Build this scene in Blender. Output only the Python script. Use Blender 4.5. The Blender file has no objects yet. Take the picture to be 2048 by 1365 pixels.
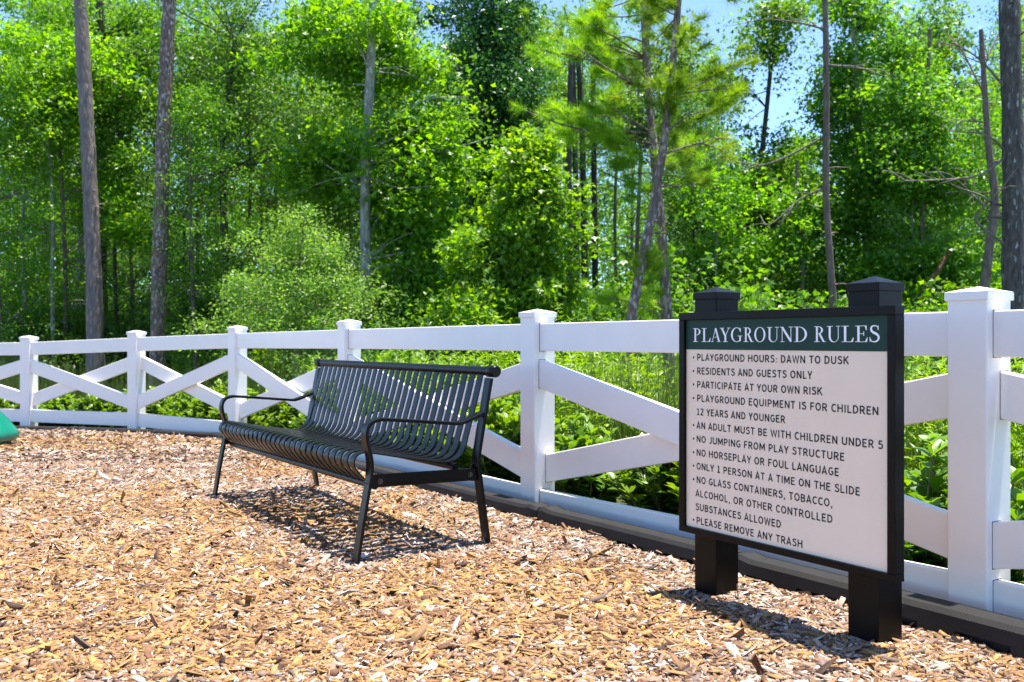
import bpy, math, random
import numpy as np
from mathutils import Vector, Matrix

R = math.radians
random.seed(7)
rng = np.random.default_rng(11)
S = bpy.context.scene
C = S.collection
PI = math.pi

# ------------------------------------------------------------------ camera, sky, sun, exposure
F = 1930.0          # focal length in pixels of the 2048 px wide photograph
CZ = 0.84
cam_d = bpy.data.cameras.new('camera')
cam = bpy.data.objects.new('camera', cam_d); C.objects.link(cam)
cam.location = (0, 0, CZ); cam.rotation_euler = (R(90), 0, 0)
cam_d.sensor_width = 36; cam_d.lens = F / 2048 * 36
cam_d.clip_start = 0.05; cam_d.clip_end = 1500
cam_d.dof.use_dof = True; cam_d.dof.focus_distance = 3.1; cam_d.dof.aperture_fstop = 7.1
S.camera = cam

SUN_EL, SUN_AZ = R(81), R(70)      # azimuth measured clockwise from +Y
w = bpy.data.worlds.new('World'); S.world = w; w.use_nodes = True
nt = w.node_tree; nt.nodes.clear()
sky = nt.nodes.new('ShaderNodeTexSky'); sky.sky_type = 'NISHITA'; sky.sun_disc = False
sky.sun_elevation = SUN_EL; sky.sun_rotation = SUN_AZ; sky.air_density = 0.72; sky.dust_density = 0.0; sky.ozone_density = 3.2; sky.altitude = 2500
bg = nt.nodes.new('ShaderNodeBackground'); bg.inputs['Strength'].default_value = 0.122
wo = nt.nodes.new('ShaderNodeOutputWorld')
nt.links.new(sky.outputs[0], bg.inputs['Color']); nt.links.new(bg.outputs[0], wo.inputs['Surface'])

sd = bpy.data.lights.new('sun', 'SUN'); sd.energy = 3.5; sd.angle = R(0.5); sd.color = (1.0, 0.95, 0.87)
sun = bpy.data.objects.new('sun', sd); C.objects.link(sun); sun.location = (0, 0, 30)
sv = Vector((math.sin(SUN_AZ) * math.cos(SUN_EL), math.cos(SUN_AZ) * math.cos(SUN_EL), math.sin(SUN_EL)))
sun.rotation_euler = sv.to_track_quat('Z', 'Y').to_euler()

S.view_settings.view_transform = 'Standard'; S.view_settings.look = 'None'
S.view_settings.exposure = 1.96; S.view_settings.gamma = 1
S.render.engine = 'CYCLES'
S.cycles.max_bounces = 9; S.cycles.diffuse_bounces = 6; S.cycles.transmission_bounces = 4; S.cycles.glossy_bounces = 3
S.cycles.use_denoising = True
S.cycles.caustics_reflective = False; S.cycles.caustics_refractive = False

# ------------------------------------------------------------------ helpers
def P(x, y, Y):
    return np.array([(x - 1024) / F * Y, Y, CZ - (y - 682.5) / F * Y])

def sstep(t):
    t = np.clip(t, 0, 1); return t * t * (3 - 2 * t)

_lat = rng.random((256, 256))
def vnoise(x, y):
    x = np.asarray(x, float); y = np.asarray(y, float)
    xi = np.floor(x).astype(int); yi = np.floor(y).astype(int)
    fx = sstep(x - xi); fy = sstep(y - yi)
    g = lambda a, b: _lat[a % 256, b % 256]
    return (g(xi, yi) * (1 - fx) + g(xi + 1, yi) * fx) * (1 - fy) + (g(xi, yi + 1) * (1 - fx) + g(xi + 1, yi + 1) * fx) * fy

# fence posts (plan) from beyond the right edge to beyond the left edge
FP = [(3.94, -1.10), (2.67, 0.90), (1.403, 2.90), (0.128, 4.85), (-1.165, 6.90), (-2.532, 8.90), (-3.794, 9.75), (-5.18, 10.35), (-6.65, 10.75), (-8.3, 10.95)]
FZ = [0, 0, 0, -0.003, -0.008, -0.02, -0.055, -0.105, -0.12, -0.13]
FB = [.137, .137, .137, .103, .10, .095, .114, .109, .105, .1]
fpn = np.array(FP)

def fence_dist(x, y):
    """signed distance to the fence line, positive beyond it (wood side)"""
    x = np.asarray(x, float); y = np.asarray(y, float)
    best = np.full(x.shape, 1e9); sg = np.zeros(x.shape)
    pts = np.vstack([[fpn[0] + (fpn[0] - fpn[1]) * 30], fpn, [fpn[-1] + (fpn[-1] - fpn[-2]) * 30]])
    for a, b in zip(pts[:-1], pts[1:]):
        d = b - a; L2 = d @ d
        t = np.clip(((x - a[0]) * d[0] + (y - a[1]) * d[1]) / L2, 0, 1)
        px, py = a[0] + t * d[0], a[1] + t * d[1]
        q = np.hypot(x - px, y - py)
        cr = d[0] * (y - a[1]) - d[1] * (x - a[0])
        m = q < best
        sg = np.where(m, np.where(cr < 0, 1.0, -1.0), sg); best = np.minimum(best, q)
    return best * sg

def zg(x, y):
    y = np.asarray(y, float)
    return -0.112 * np.clip((y - 7) / 3.35, 0, 1.25) ** 1.5 + 0 * np.asarray(x, float)

def zchip(x, y):
    return zg(x, y) + 0.022 * (vnoise(np.asarray(x) * 2.1 + 9, np.asarray(y) * 2.1) - .5) + 0.016 * (vnoise(np.asarray(x) * 6.3, np.asarray(y) * 6.3 + 40) - .5)

def zground(x, y):
    d = fence_dist(x, y)
    z = zg(x, y) - 0.03 - 0.05 * sstep(d / .4) - 0.22 * sstep((d - .3) / 6)
    return z + np.where(d > .2, 0.05 * (vnoise(np.asarray(x) * 1.3, np.asarray(y) * 1.3) - .5), 0)

def mesh_np(name, V, polys, smooth=False, attrs=None):
    """polys: list of (n,k) index arrays"""
    me = bpy.data.meshes.new(name)
    V = np.asarray(V, np.float32)
    polys = [np.asarray(p, np.int32) for p in polys if len(p)]
    nl = sum(p.size for p in polys); npl = sum(len(p) for p in polys)
    me.vertices.add(len(V)); me.vertices.foreach_set('co', V.ravel())
    me.loops.add(nl); me.loops.foreach_set('vertex_index', np.concatenate([p.ravel() for p in polys]))
    tot = np.concatenate([np.full(len(p), p.shape[1], np.int32) for p in polys])
    st = np.concatenate([[0], np.cumsum(tot)[:-1]]).astype(np.int32)
    me.polygons.add(npl); me.polygons.foreach_set('loop_start', st)
    if smooth: me.polygons.foreach_set('use_smooth', np.ones(npl, bool))
    for k, a in (attrs or {}).items():
        a = np.asarray(a, np.float32)
        if a.ndim == 1:
            at = me.attributes.new(k, 'FLOAT', 'POINT'); at.data.foreach_set('value', a)
        else:
            at = me.attributes.new(k, 'FLOAT_COLOR', 'POINT'); at.data.foreach_set('color', a.ravel())
    me.update(calc_edges=True); me.validate()
    return me

class MB:
    """collects pieces into one mesh"""
    def __init__(s): s.V = []; s.Fs = []; s.n = 0; s.sm = []
    def add(s, V, faces, smooth=False):
        V = [tuple(map(float, v)) for v in V]
        s.V += V; s.Fs += [tuple(i + s.n for i in f) for f in faces]; s.sm += [smooth] * len(faces); s.n += len(V)
    def box(s, a, b, M=None):
        (x0, y0, z0), (x1, y1, z1) = a, b
        V = [(x0, y0, z0), (x1, y0, z0), (x1, y1, z0), (x0, y1, z0), (x0, y0, z1), (x1, y0, z1), (x1, y1, z1), (x0, y1, z1)]
        if M is not None: V = [tuple(M @ Vector(v)) for v in V]
        s.add(V, [(3, 2, 1, 0), (4, 5, 6, 7), (0, 1, 5, 4), (1, 2, 6, 5), (2, 3, 7, 6), (3, 0, 4, 7)])
    def tube(s, pts, rad, n=12, cap=True, smooth=True, jitter=0.0):
        pts = [np.array(p, float) for p in pts]
        if np.isscalar(rad): rad = [rad] * len(pts)
        V = []; Fq = []
        ref = np.array([0.13, 0.21, 1.0]) if abs((pts[-1] - pts[0])[2]) < .9 * np.linalg.norm(pts[-1] - pts[0]) else np.array([1.0, 0.1, 0.05])
        for i, p in enumerate(pts):
            t = pts[min(i + 1, len(pts) - 1)] - pts[max(i - 1, 0)]; t = t / (np.linalg.norm(t) + 1e-9)
            a = np.cross(t, ref); a /= np.linalg.norm(a) + 1e-9; b = np.cross(t, a)
            for k in range(n):
                q = 2 * PI * k / n; rr = rad[i] * (1 + jitter * (random.random() - .5))
                V.append(p + (a * math.cos(q) + b * math.sin(q)) * rr)
        for i in range(len(pts) - 1):
            for k in range(n):
                k2 = (k + 1) % n
                Fq.append((i * n + k, i * n + k2, (i + 1) * n + k2, (i + 1) * n + k))
        s.add(V, Fq, smooth)
        if cap:
            m = len(pts) - 1
            s.add(V[:n], [tuple(range(n))[::-1]]); s.add(V[m * n:], [tuple(range(n))])
    def mesh(s, name):
        me = bpy.data.meshes.new(name); me.from_pydata(s.V, [], s.Fs); me.polygons.foreach_set('use_smooth', s.sm); me.update()
        return me

def link(name, me, mat=None, parent=None, loc=None, rotz=0, bevel=0, segs=2):
    o = bpy.data.objects.new(name, me); C.objects.link(o)
    if mat is not None and not me.materials: me.materials.append(mat)
    if parent is not None: o.parent = parent
    if loc is not None: o.location = loc
    o.rotation_euler = (0, 0, rotz)
    if bevel:
        b = o.modifiers.new('bevel', 'BEVEL'); b.width = bevel; b.segments = segs; b.limit_method = 'ANGLE'; b.angle_limit = R(35); b.harden_normals = False
    return o

def tag(o, label=None, cat=None, group=None, kind=None):
    if label: o['label'] = label
    if cat: o['category'] = cat
    if group: o['group'] = group
    if kind: o['kind'] = kind
    return o

def thing(name, label, cat, loc=(0, 0, 0), rotz=0, group=None):
    o = bpy.data.objects.new(name, None); C.objects.link(o)
    o.location = loc; o.rotation_euler = (0, 0, rotz); o.empty_display_size = .2
    return tag(o, label, cat, group)

def copy_tree(o, parent=None):
    c = o.copy(); C.objects.link(c)
    if parent is not None: c.parent = parent
    for ch in list(o.children): copy_tree(ch, c)
    return c

# ------------------------------------------------------------------ materials
def new_mat(name):
    m = bpy.data.materials.new(name); m.use_nodes = True
    n = m.node_tree; n.nodes.clear()
    out = n.nodes.new('ShaderNodeOutputMaterial'); p = n.nodes.new('ShaderNodeBsdfPrincipled')
    n.links.new(p.outputs[0], out.inputs['Surface'])
    return m, n, p, out

def nd(n, t, **k):
    o = n.nodes.new(t)
    for a, v in k.items():
        if a.startswith('i_'): o.inputs[a[2:].replace('_', ' ')].default_value = v
        else: setattr(o, a, v)
    return o

def ramp(n, stops):
    r = n.nodes.new('ShaderNodeValToRGB'); e = r.color_ramp.elements
    while len(e) < len(stops): e.new(.5)
    for i, (p, c) in enumerate(stops): e[i].position = p; e[i].color = (*c, 1)
    return r

def bump(n, p, src, dist, strength=1.0):
    b = nd(n, 'ShaderNodeBump'); b.inputs['Distance'].default_value = dist; b.inputs['Strength'].default_value = strength
    n.links.new(src, b.inputs['Height']); n.links.new(b.outputs[0], p.inputs['Normal'])

def coat_mat(name, col, rough, noise_scale=400, bd=.0002, dust=None):
    m, n, p, o = new_mat(name)
    tc = nd(n, 'ShaderNodeTexCoord'); nz = nd(n, 'ShaderNodeTexNoise'); nz.inputs['Scale'].default_value = noise_scale
    n.links.new(tc.outputs['Object'], nz.inputs['Vector'])
    n2 = nd(n, 'ShaderNodeTexNoise'); n2.inputs['Scale'].default_value = 6; n2.inputs['Detail'].default_value = 6
    n.links.new(tc.outputs['Object'], n2.inputs['Vector'])
    d = dust or tuple(min(1, c * 1.25 + .004) for c in col)
    r = ramp(n, [(.35, col), (.75, d)]); n.links.new(n2.outputs['Fac'], r.inputs[0]); n.links.new(r.outputs[0], p.inputs['Base Color'])
    mr = nd(n, 'ShaderNodeMapRange'); mr.inputs['To Min'].default_value = rough - .05; mr.inputs['To Max'].default_value = rough + .1
    n.links.new(n2.outputs['Fac'], mr.inputs['Value']); n.links.new(mr.outputs[0], p.inputs['Roughness'])
    bump(n, p, nz.outputs['Fac'], bd)
    return m

M = {}
M['vinyl'] = coat_mat('white_vinyl', (.90, .85, .80), .33, 60, .0004, (.87, .82, .77))
M['black'] = coat_mat('black_powder_coat', (.0030, .0034, .0036), .30, 900, .00012, (.0048, .0052, .0054)); M['black'].node_tree.nodes['Principled BSDF'].inputs['Specular IOR Level'].default_value = .24
M['sign_black'] = coat_mat('dark_bronze_paint', (.0036, .0026, .0022), .33, 500, .00005, (.0052, .004, .0034)); M['sign_black'].node_tree.nodes['Principled BSDF'].inputs['Specular IOR Level'].default_value = .14
M['bolt'] = coat_mat('zinc_bolt', (.10, .10, .10), .3); M['bolt'].node_tree.nodes['Principled BSDF'].inputs['Metallic'].default_value = 1
M['rubber'] = coat_mat('black_border_plastic', (.007, .0054, .005), .62, 260, .0012, (.0145, .0125, .0115)); M['rubber'].node_tree.nodes['Principled BSDF'].inputs['Specular IOR Level'].default_value = .35
M['panel'] = coat_mat('cream_panel', (.86, .70, .545), .42, 30, .0001, (.83, .67, .52))
M['header'] = coat_mat('green_vinyl', (.015, .046, .035), .45, 20, .0001, (.017, .052, .040)); M['header'].node_tree.nodes['Principled BSDF'].inputs['Specular IOR Level'].default_value = .15
M['white_ink'] = coat_mat('white_vinyl_lettering', (.80, .80, .83), .4)
M['dark_ink'] = coat_mat('dark_lettering', (.010, .012, .012), .6)
for k_ in ('dark_ink', 'panel'): M[k_].node_tree.nodes['Principled BSDF'].inputs['Specular IOR Level'].default_value = .2
M['gap'] = coat_mat('painted_gap_shade', (.10, .095, .09), .8)  # dark colour standing in for shade in the rail-to-post gaps
M['green_plastic'] = coat_mat('green_plastic', (.004, .155, .105), .20, 40, .0003)

def leaf_mat(name, dark, mid, light, trans=.35, rough=.42, spec=.5):
    m, n, p, out = new_mat(name)
    at = nd(n, 'ShaderNodeAttribute', attribute_name='tint')
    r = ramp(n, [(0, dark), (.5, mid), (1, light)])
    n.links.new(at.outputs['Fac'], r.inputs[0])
    # every plant has its own slightly different green
    oi = nd(n, 'ShaderNodeObjectInfo'); hv = nd(n, 'ShaderNodeHueSaturation')
    m1 = nd(n, 'ShaderNodeMapRange'); m1.inputs['To Min'].default_value = .497; m1.inputs['To Max'].default_value = .514; n.links.new(oi.outputs['Random'], m1.inputs['Value'])
    mm = nd(n, 'ShaderNodeMath', operation='MULTIPLY'); mm.inputs[1].default_value = 7.31; fr = nd(n, 'ShaderNodeMath', operation='FRACT'); n.links.new(oi.outputs['Random'], mm.inputs[0]); n.links.new(mm.outputs[0], fr.inputs[0])
    m2 = nd(n, 'ShaderNodeMapRange'); m2.inputs['To Min'].default_value = .82; m2.inputs['To Max'].default_value = 1.25; n.links.new(fr.outputs[0], m2.inputs['Value'])
    n.links.new(m1.outputs[0], hv.inputs['Hue']); n.links.new(m2.outputs[0], hv.inputs['Value']); n.links.new(r.outputs[0], hv.inputs['Color']); r = hv
    n.links.new(r.outputs[0], p.inputs['Base Color'])
    p.inputs['Roughness'].default_value = rough; p.inputs['Specular IOR Level'].default_value = spec
    tr = nd(n, 'ShaderNodeBsdfTranslucent'); mx = nd(n, 'ShaderNodeMixShader'); mx.inputs[0].default_value = trans
    hs = nd(n, 'ShaderNodeHueSaturation'); hs.inputs['Value'].default_value = 1.9; hs.inputs['Saturation'].default_value = 1.1; hs.inputs['Hue'].default_value = .488
    n.links.new(r.outputs[0], hs.inputs['Color']); n.links.new(hs.outputs[0], tr.inputs['Color'])
    n.links.new(p.outputs[0], mx.inputs[1]); n.links.new(tr.outputs[0], mx.inputs[2]); n.links.new(mx.outputs[0], out.inputs['Surface'])
    return m

LM = {
    'gum':    leaf_mat('sweetgum_leaves', (.062, .158, .013), (.120, .250, .018), (.195, .320, .028), .54),
    'gum2':   leaf_mat('maple_leaves',    (.048, .130, .015), (.090, .200, .019), (.145, .260, .028), .52),
    'oak':    leaf_mat('oak_leaves',      (.046, .118, .017), (.086, .178, .027), (.145, .240, .042), .50),
    'soft':   leaf_mat('willow_leaves',   (.085, .165, .026), (.145, .240, .038), (.205, .295, .056), .50),
    'dark':   leaf_mat('magnolia_leaves', (.020, .085, .018), (.044, .135, .026), (.080, .185, .038), .40, .35),
    'pine':   leaf_mat('pine_needles',    (.090, .200, .014), (.160, .285, .020), (.235, .340, .032), .52),
    'brownleaf': leaf_mat('dead_needles', (.09, .03, .008), (.16, .06, .014), (.24, .10, .02), .2),
    'hedge':  leaf_mat('viburnum_leaves', (.028, .085, .010), (.080, .165, .014), (.170, .270, .026), .36, .40, .4),
    'weed':   leaf_mat('weed_leaves',     (.080, .165, .012), (.130, .235, .018), (.190, .290, .028), .45),
    'grass':  leaf_mat('grass_blades',    (.060, .105, .014), (.110, .165, .022), (.180, .210, .045), .35),
}

def bark_mat(name, c0, c1, c2, sx=14, sz=4, patch=None, pt=.62):
    m, n, p, out = new_mat(name)
    tc = nd(n, 'ShaderNodeTexCoord'); mp = nd(n, 'ShaderNodeMapping'); mp.inputs['Scale'].default_value = (sx, sx, sz)
    n.links.new(tc.outputs['Object'], mp.inputs['Vector'])
    nz = nd(n, 'ShaderNodeTexNoise'); nz.inputs['Scale'].default_value = 1.5; nz.inputs['Detail'].default_value = 8; nz.inputs['Roughness'].default_value = .65
    n.links.new(mp.outputs[0], nz.inputs['Vector'])
    r = ramp(n, [(.30, c0), (.52, c1), (.75, c2)]); n.links.new(nz.outputs['Fac'], r.inputs[0])
    col = r.outputs[0]
    vo = nd(n, 'ShaderNodeTexVoronoi', feature='DISTANCE_TO_EDGE'); vo.inputs['Scale'].default_value = 1.2
    n.links.new(mp.outputs[0], vo.inputs['Vector'])
    if patch:
        vc = nd(n, 'ShaderNodeTexVoronoi'); vc.inputs['Scale'].default_value = 3.2; n.links.new(mp.outputs[0], vc.inputs['Vector'])
        sp = nd(n, 'ShaderNodeSeparateColor'); n.links.new(vc.outputs['Color'], sp.inputs[0])
        rr = ramp(n, [(pt, (0, 0, 0)), (pt + .08, (1, 1, 1))]); n.links.new(sp.outputs[0], rr.inputs[0])
        rc = ramp(n, [(0, patch[0]), (1, patch[1])]); n.links.new(sp.outputs[1], rc.inputs[0])
        mx = nd(n, 'ShaderNodeMix', data_type='RGBA'); n.links.new(rr.outputs[0], mx.inputs[0]); n.links.new(col, mx.inputs[6]); n.links.new(rc.outputs[0], mx.inputs[7])
        col = mx.outputs[2]
    n.links.new(col, p.inputs['Base Color']); p.inputs['Roughness'].default_value = .9
    ad = nd(n, 'ShaderNodeMath', operation='ADD'); n.links.new(nz.outputs['Fac'], ad.inputs[0]); n.links.new(vo.outputs['Distance'], ad.inputs[1])
    bump(n, p, ad.outputs[0], .02)
    return m

BM = {
    'pine':  bark_mat('pine_bark', (.07, .045, .036), (.15, .105, .088), (.24, .19, .17), 13, 5, ((.28, .13, .06), (.42, .38, .36)), .70),
    'smoothpine': bark_mat('grey_pine_bark', (.11, .08, .07), (.19, .15, .14), (.27, .22, .21), 12, 3, ((.33, .20, .11), (.36, .28, .24)), .86),
    'birch': bark_mat('pale_grey_bark', (.12, .11, .09), (.26, .25, .22), (.42, .41, .38), 9, 3.5, ((.10, .12, .05), (.5, .5, .47)), .7),
    'dark':  bark_mat('dark_bark', (.025, .020, .018), (.055, .045, .040), (.10, .085, .078), 14, 3),
    'lichen': bark_mat('dark_bark_with_lichen', (.035, .029, .024), (.085, .072, .060), (.17, .15, .13), 17, 5, ((.22, .23, .21), (.42, .43, .41)), .92),
    'brown': bark_mat('brown_bark', (.08, .055, .04), (.17, .12, .095), (.27, .21, .17), 16, 3),
    'dead':  bark_mat('bleached_dead_wood', (.10, .08, .062), (.19, .16, .13), (.29, .26, .22), 16, 4),
    'log':   bark_mat('orange_broken_wood', (.06, .027, .011), (.125, .058, .022), (.18, .10, .045), 16, 3),
}

# ground and mulch sheet
def ground_mat():
    m, n, p, out = new_mat('forest_floor')
    tc = nd(n, 'ShaderNodeTexCoord'); nz = nd(n, 'ShaderNodeTexNoise'); nz.inputs['Scale'].default_value = 1.7; nz.inputs['Detail'].default_value = 10
    n.links.new(tc.outputs['Object'], nz.inputs['Vector'])
    r = ramp(n, [(.3, (.030, .040, .014)), (.5, (.050, .070, .018)), (.7, (.10, .085, .045))])
    n.links.new(nz.outputs['Fac'], r.inputs[0]); n.links.new(r.outputs[0], p.inputs['Base Color']); p.inputs['Roughness'].default_value = 1
    n2 = nd(n, 'ShaderNodeTexNoise'); n2.inputs['Scale'].default_value = 30; n2.inputs['Detail'].default_value = 5; n.links.new(tc.outputs['Object'], n2.inputs['Vector'])
    bump(n, p, n2.outputs['Fac'], .04)
    return m

def mulch_mat():
    m, n, p, out = new_mat('shredded_mulch')
    tc = nd(n, 'ShaderNodeTexCoord')
    d = nd(n, 'ShaderNodeTexNoise'); d.inputs['Scale'].default_value = 25; n.links.new(tc.outputs['Object'], d.inputs['Vector'])
    mx = nd(n, 'ShaderNodeMix', data_type='RGBA', blend_type='LINEAR_LIGHT'); mx.inputs[0].default_value = .03
    n.links.new(tc.outputs['Object'], mx.inputs[6]); n.links.new(d.outputs['Color'], mx.inputs[7])
    v = nd(n, 'ShaderNodeTexVoronoi'); v.inputs['Scale'].default_value = 55; n.links.new(mx.outputs[2], v.inputs['Vector'])
    s = nd(n, 'ShaderNodeSeparateColor'); n.links.new(v.outputs['Color'], s.inputs[0])
    r = ramp(n, [(.05, (.05, .026, .015)), (.35, (.15, .085, .045)), (.6, (.24, .14, .06)), (.85, (.26, .18, .13)), (1, (.4, .33, .27))])
    n.links.new(s.outputs[0], r.inputs[0]); n.links.new(r.outputs[0], p.inputs['Base Color']); p.inputs['Roughness'].default_value = .9
    bump(n, p, v.outputs['Distance'], .02)
    return m

def chip_mat():
    m, n, p, out = new_mat('wood_chip')
    at = nd(n, 'ShaderNodeAttribute', attribute_name='chip')
    tc = nd(n, 'ShaderNodeTexCoord'); nz = nd(n, 'ShaderNodeTexNoise'); nz.inputs['Scale'].default_value = 120; nz.inputs['Detail'].default_value = 3
    n.links.new(tc.outputs['Object'], nz.inputs['Vector'])
    r = ramp(n, [(.3, (.72, .70, .68)), (.7, (1, 1, 1))]); n.links.new(nz.outputs['Fac'], r.inputs[0])
    mx = nd(n, 'ShaderNodeMix', data_type='RGBA', blend_type='MULTIPLY'); mx.inputs[0].default_value = 1
    n.links.new(at.outputs['Color'], mx.inputs[6]); n.links.new(r.outputs[0], mx.inputs[7]); n.links.new(mx.outputs[2], p.inputs['Base Color'])
    p.inputs['Roughness'].default_value = .75; p.inputs['Specular IOR Level'].default_value = .3
    return m

# ------------------------------------------------------------------ ground
def grid_axis(segs):
    out = []
    for a, b, st in segs: out += list(np.arange(a, b, st))
    return np.array(out + [segs[-1][1]])
gx = grid_axis([(-600, -100, 50), (-100, -30, 10), (-30, -10, 2), (-10, 8, .3), (8, 30, 2), (30, 100, 10), (100, 600, 50)])
gy = grid_axis([(-300, -50, 50), (-50, -6, 6), (-6, 14, .3), (14, 40, 2), (40, 100, 10), (100, 1000, 50)])
X, Y = np.meshgrid(gx, gy)
Z = zground(X, Y)
def grid_mesh(name, X, Y, Z):
    ny, nx = X.shape; V = np.stack([X.ravel(), Y.ravel(), Z.ravel()], 1)
    i = (np.arange(ny - 1)[:, None] * nx + np.arange(nx - 1)[None]).ravel()
    return mesh_np(name, V, [np.stack([i, i + 1, i + nx + 1, i + nx], 1)], True)
tag(link('ground', grid_mesh('ground', X, Y, Z), ground_mat()), kind='structure')

# curb line: the fence line moved toward the playground
def offset_line(off):
    out = []
    for i, p in enumerate(fpn):
        a = fpn[max(i - 1, 0)]; b = fpn[min(i + 1, len(fpn) - 1)]
        d1 = (p - a); d2 = (b - p)
        if i == 0: d1 = d2
        if i == len(fpn) - 1: d2 = d1
        n1 = np.array([-d1[1], d1[0]]) / np.linalg.norm(d1); n2 = np.array([-d2[1], d2[0]]) / np.linalg.norm(d2)
        nn = n1 + n2; nn /= np.linalg.norm(nn); out.append(p + nn * off / max(.5, nn @ n1))
    return np.array(out)
curb = offset_line(.195)

# mulch bed: strips from the curb line leftwards / towards the camera
cl = offset_line(.20)
seg = np.linalg.norm(np.diff(cl, axis=0), axis=1); cum = np.concatenate([[0], np.cumsum(seg)])
def along(line, cum, s):
    i = int(np.clip(np.searchsorted(cum, s) - 1, 0, len(line) - 2)); t = (s - cum[i]) / (cum[i + 1] - cum[i])
    return line[i] + (line[i + 1] - line[i]) * t, (line[i + 1] - line[i]) / np.linalg.norm(line[i + 1] - line[i])
ss = np.linspace(0, cum[-1], 120)
edge = np.array([along(cl, cum, s)[0] for s in ss])
centre = np.array([-7.0, -3.0])
uu = np.linspace(0, 1, 70)
BX = edge[None, :, 0] * (1 - uu[:, None]) + centre[0] * uu[:, None]
BY = edge[None, :, 1] * (1 - uu[:, None]) + centre[1] * uu[:, None]
tag(link('mulch_bed', grid_mesh('mulch_bed', BX, BY, zchip(BX, BY) - .004), mulch_mat()), kind='structure')

def chips(n, ylo, yhi, lmean, solid, seed):
    r = np.random.default_rng(seed)
    y = r.uniform(ylo, yhi, n * 4); xx = r.uniform(-1, 1, n * 4) * (.60 * yhi + 1.1)
    k = np.abs(xx) < .58 * y + 1.1
    k &= fence_dist(xx, y) < -.24
    x, y = xx[k][:n], y[k][:n]; n = len(x)
    L = np.clip(r.lognormal(math.log(lmean), .52, n), .008, .085)
    W = np.clip(L * r.uniform(.14, .50, n), .004, .024); T = r.uniform(.0010, .0028, n)
    yaw = r.uniform(0, 2 * PI, n); big = np.where(r.random(n) < .12, 2.6, 1.0); pit = r.normal(0, .15, n) * big; rol = r.normal(0, .27, n) * big
    cy, sy, cp, sp, cr, sr = np.cos(yaw), np.sin(yaw), np.cos(pit), np.sin(pit), np.cos(rol), np.sin(rol)
    ax = np.stack([cy * cp, sy * cp, sp], 1)
    s0 = np.stack([-sy, cy, 0 * cy], 1); u0 = np.cross(ax, s0)
    sd_ = s0 * cr[:, None] + u0 * sr[:, None]; up = np.cross(ax, sd_)
    z = zchip(x, y) + r.uniform(.0, .013, n) + np.abs(sp) * L * .35
    c = np.stack([x, y, z], 1)
    t1 = r.uniform(.15, 1.1, n); t2 = r.uniform(.35, 1.1, n); sk1 = r.uniform(-.42, .42, n); sk2 = r.uniform(-.42, .42, n)
    def pt(a, b, h): return c + ax * (a * L * .5)[:, None] + sd_ * (b * W * .5)[:, None] + up * (h * T)[:, None]
    one = np.ones(n)
    top = [pt(-one + sk1, -t1, one), pt(one + sk2, -t2, one), pt(one - sk2, t2, one), pt(-one - sk1, t1, one)]
    bend = r.uniform(-.06, .10, n)
    if solid:
        bot = [pt(-one + sk1, -t1, -one), pt(one + sk2, -t2, -one), pt(one - sk2, t2, -one), pt(-one - sk1, t1, -one)]
        V = np.stack(top + bot, 1).reshape(-1, 3); k = 8
        q = [(0, 1, 2, 3), (4, 5, 1, 0), (5, 6, 2, 1), (6, 7, 3, 2), (7, 4, 0, 3)]
    else:
        V = np.stack(top, 1).reshape(-1, 3); k = 4; q = [(0, 1, 2, 3)]
    b = np.arange(n)[:, None] * k
    Fa = np.concatenate([b + np.array(f)[None] for f in q])
    pal = np.array([(.145, .068, .033), (.260, .140, .070), (.340, .195, .080), (.390, .230, .074), (.295, .198, .138), (.375, .285, .218), (.55, .49, .44), (.165, .118, .098), (.060, .030, .020)])
    pa = sstep((vnoise(x * .9 + 3, y * 1.3 + 5) * .65 + vnoise(x * 3.1, y * 3.1 + 70) * .35 - .38) / .28)
    wy = np.array([.12, .19, .26, .20, .06, .05, .06, .02, .04]); wg = np.array([.10, .13, .04, .02, .22, .22, .12, .09, .04])
    cw = np.cumsum(wy[None] * pa[:, None] + wg[None] * (1 - pa[:, None]), 1); cw /= cw[:, -1:]
    idx = (r.random(n)[:, None] > cw).sum(1).clip(0, 8)
    col = pal[idx] * r.uniform(.78, 1.28, (n, 1)) * r.uniform(.95, 1.05, (n, 3))
    col = np.concatenate([np.clip(col, 0, .85), np.ones((n, 1))], 1)
    return V, Fa, np.repeat(col, k, 0)
cv, cf, cc, base = [], [], [], 0
for a in [(180000, 1.9, 4.2, .0185, True, 1), (135000, 4.0, 6.6, .0205, True, 2), (88000, 6.4, 11.0, .028, False, 3)]:
    V, Fa, col = chips(*a); cv.append(V); cf.append(Fa + base); cc.append(col); base += len(V)
cm = mesh_np('wood_chips', np.concatenate(cv), [np.concatenate(cf)], False, {'chip': np.concatenate(cc)})
tag(link('wood_chips', cm, chip_mat()), 'tan and grey wood chips spread over the playground floor', 'wood chips', kind='stuff')

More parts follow.
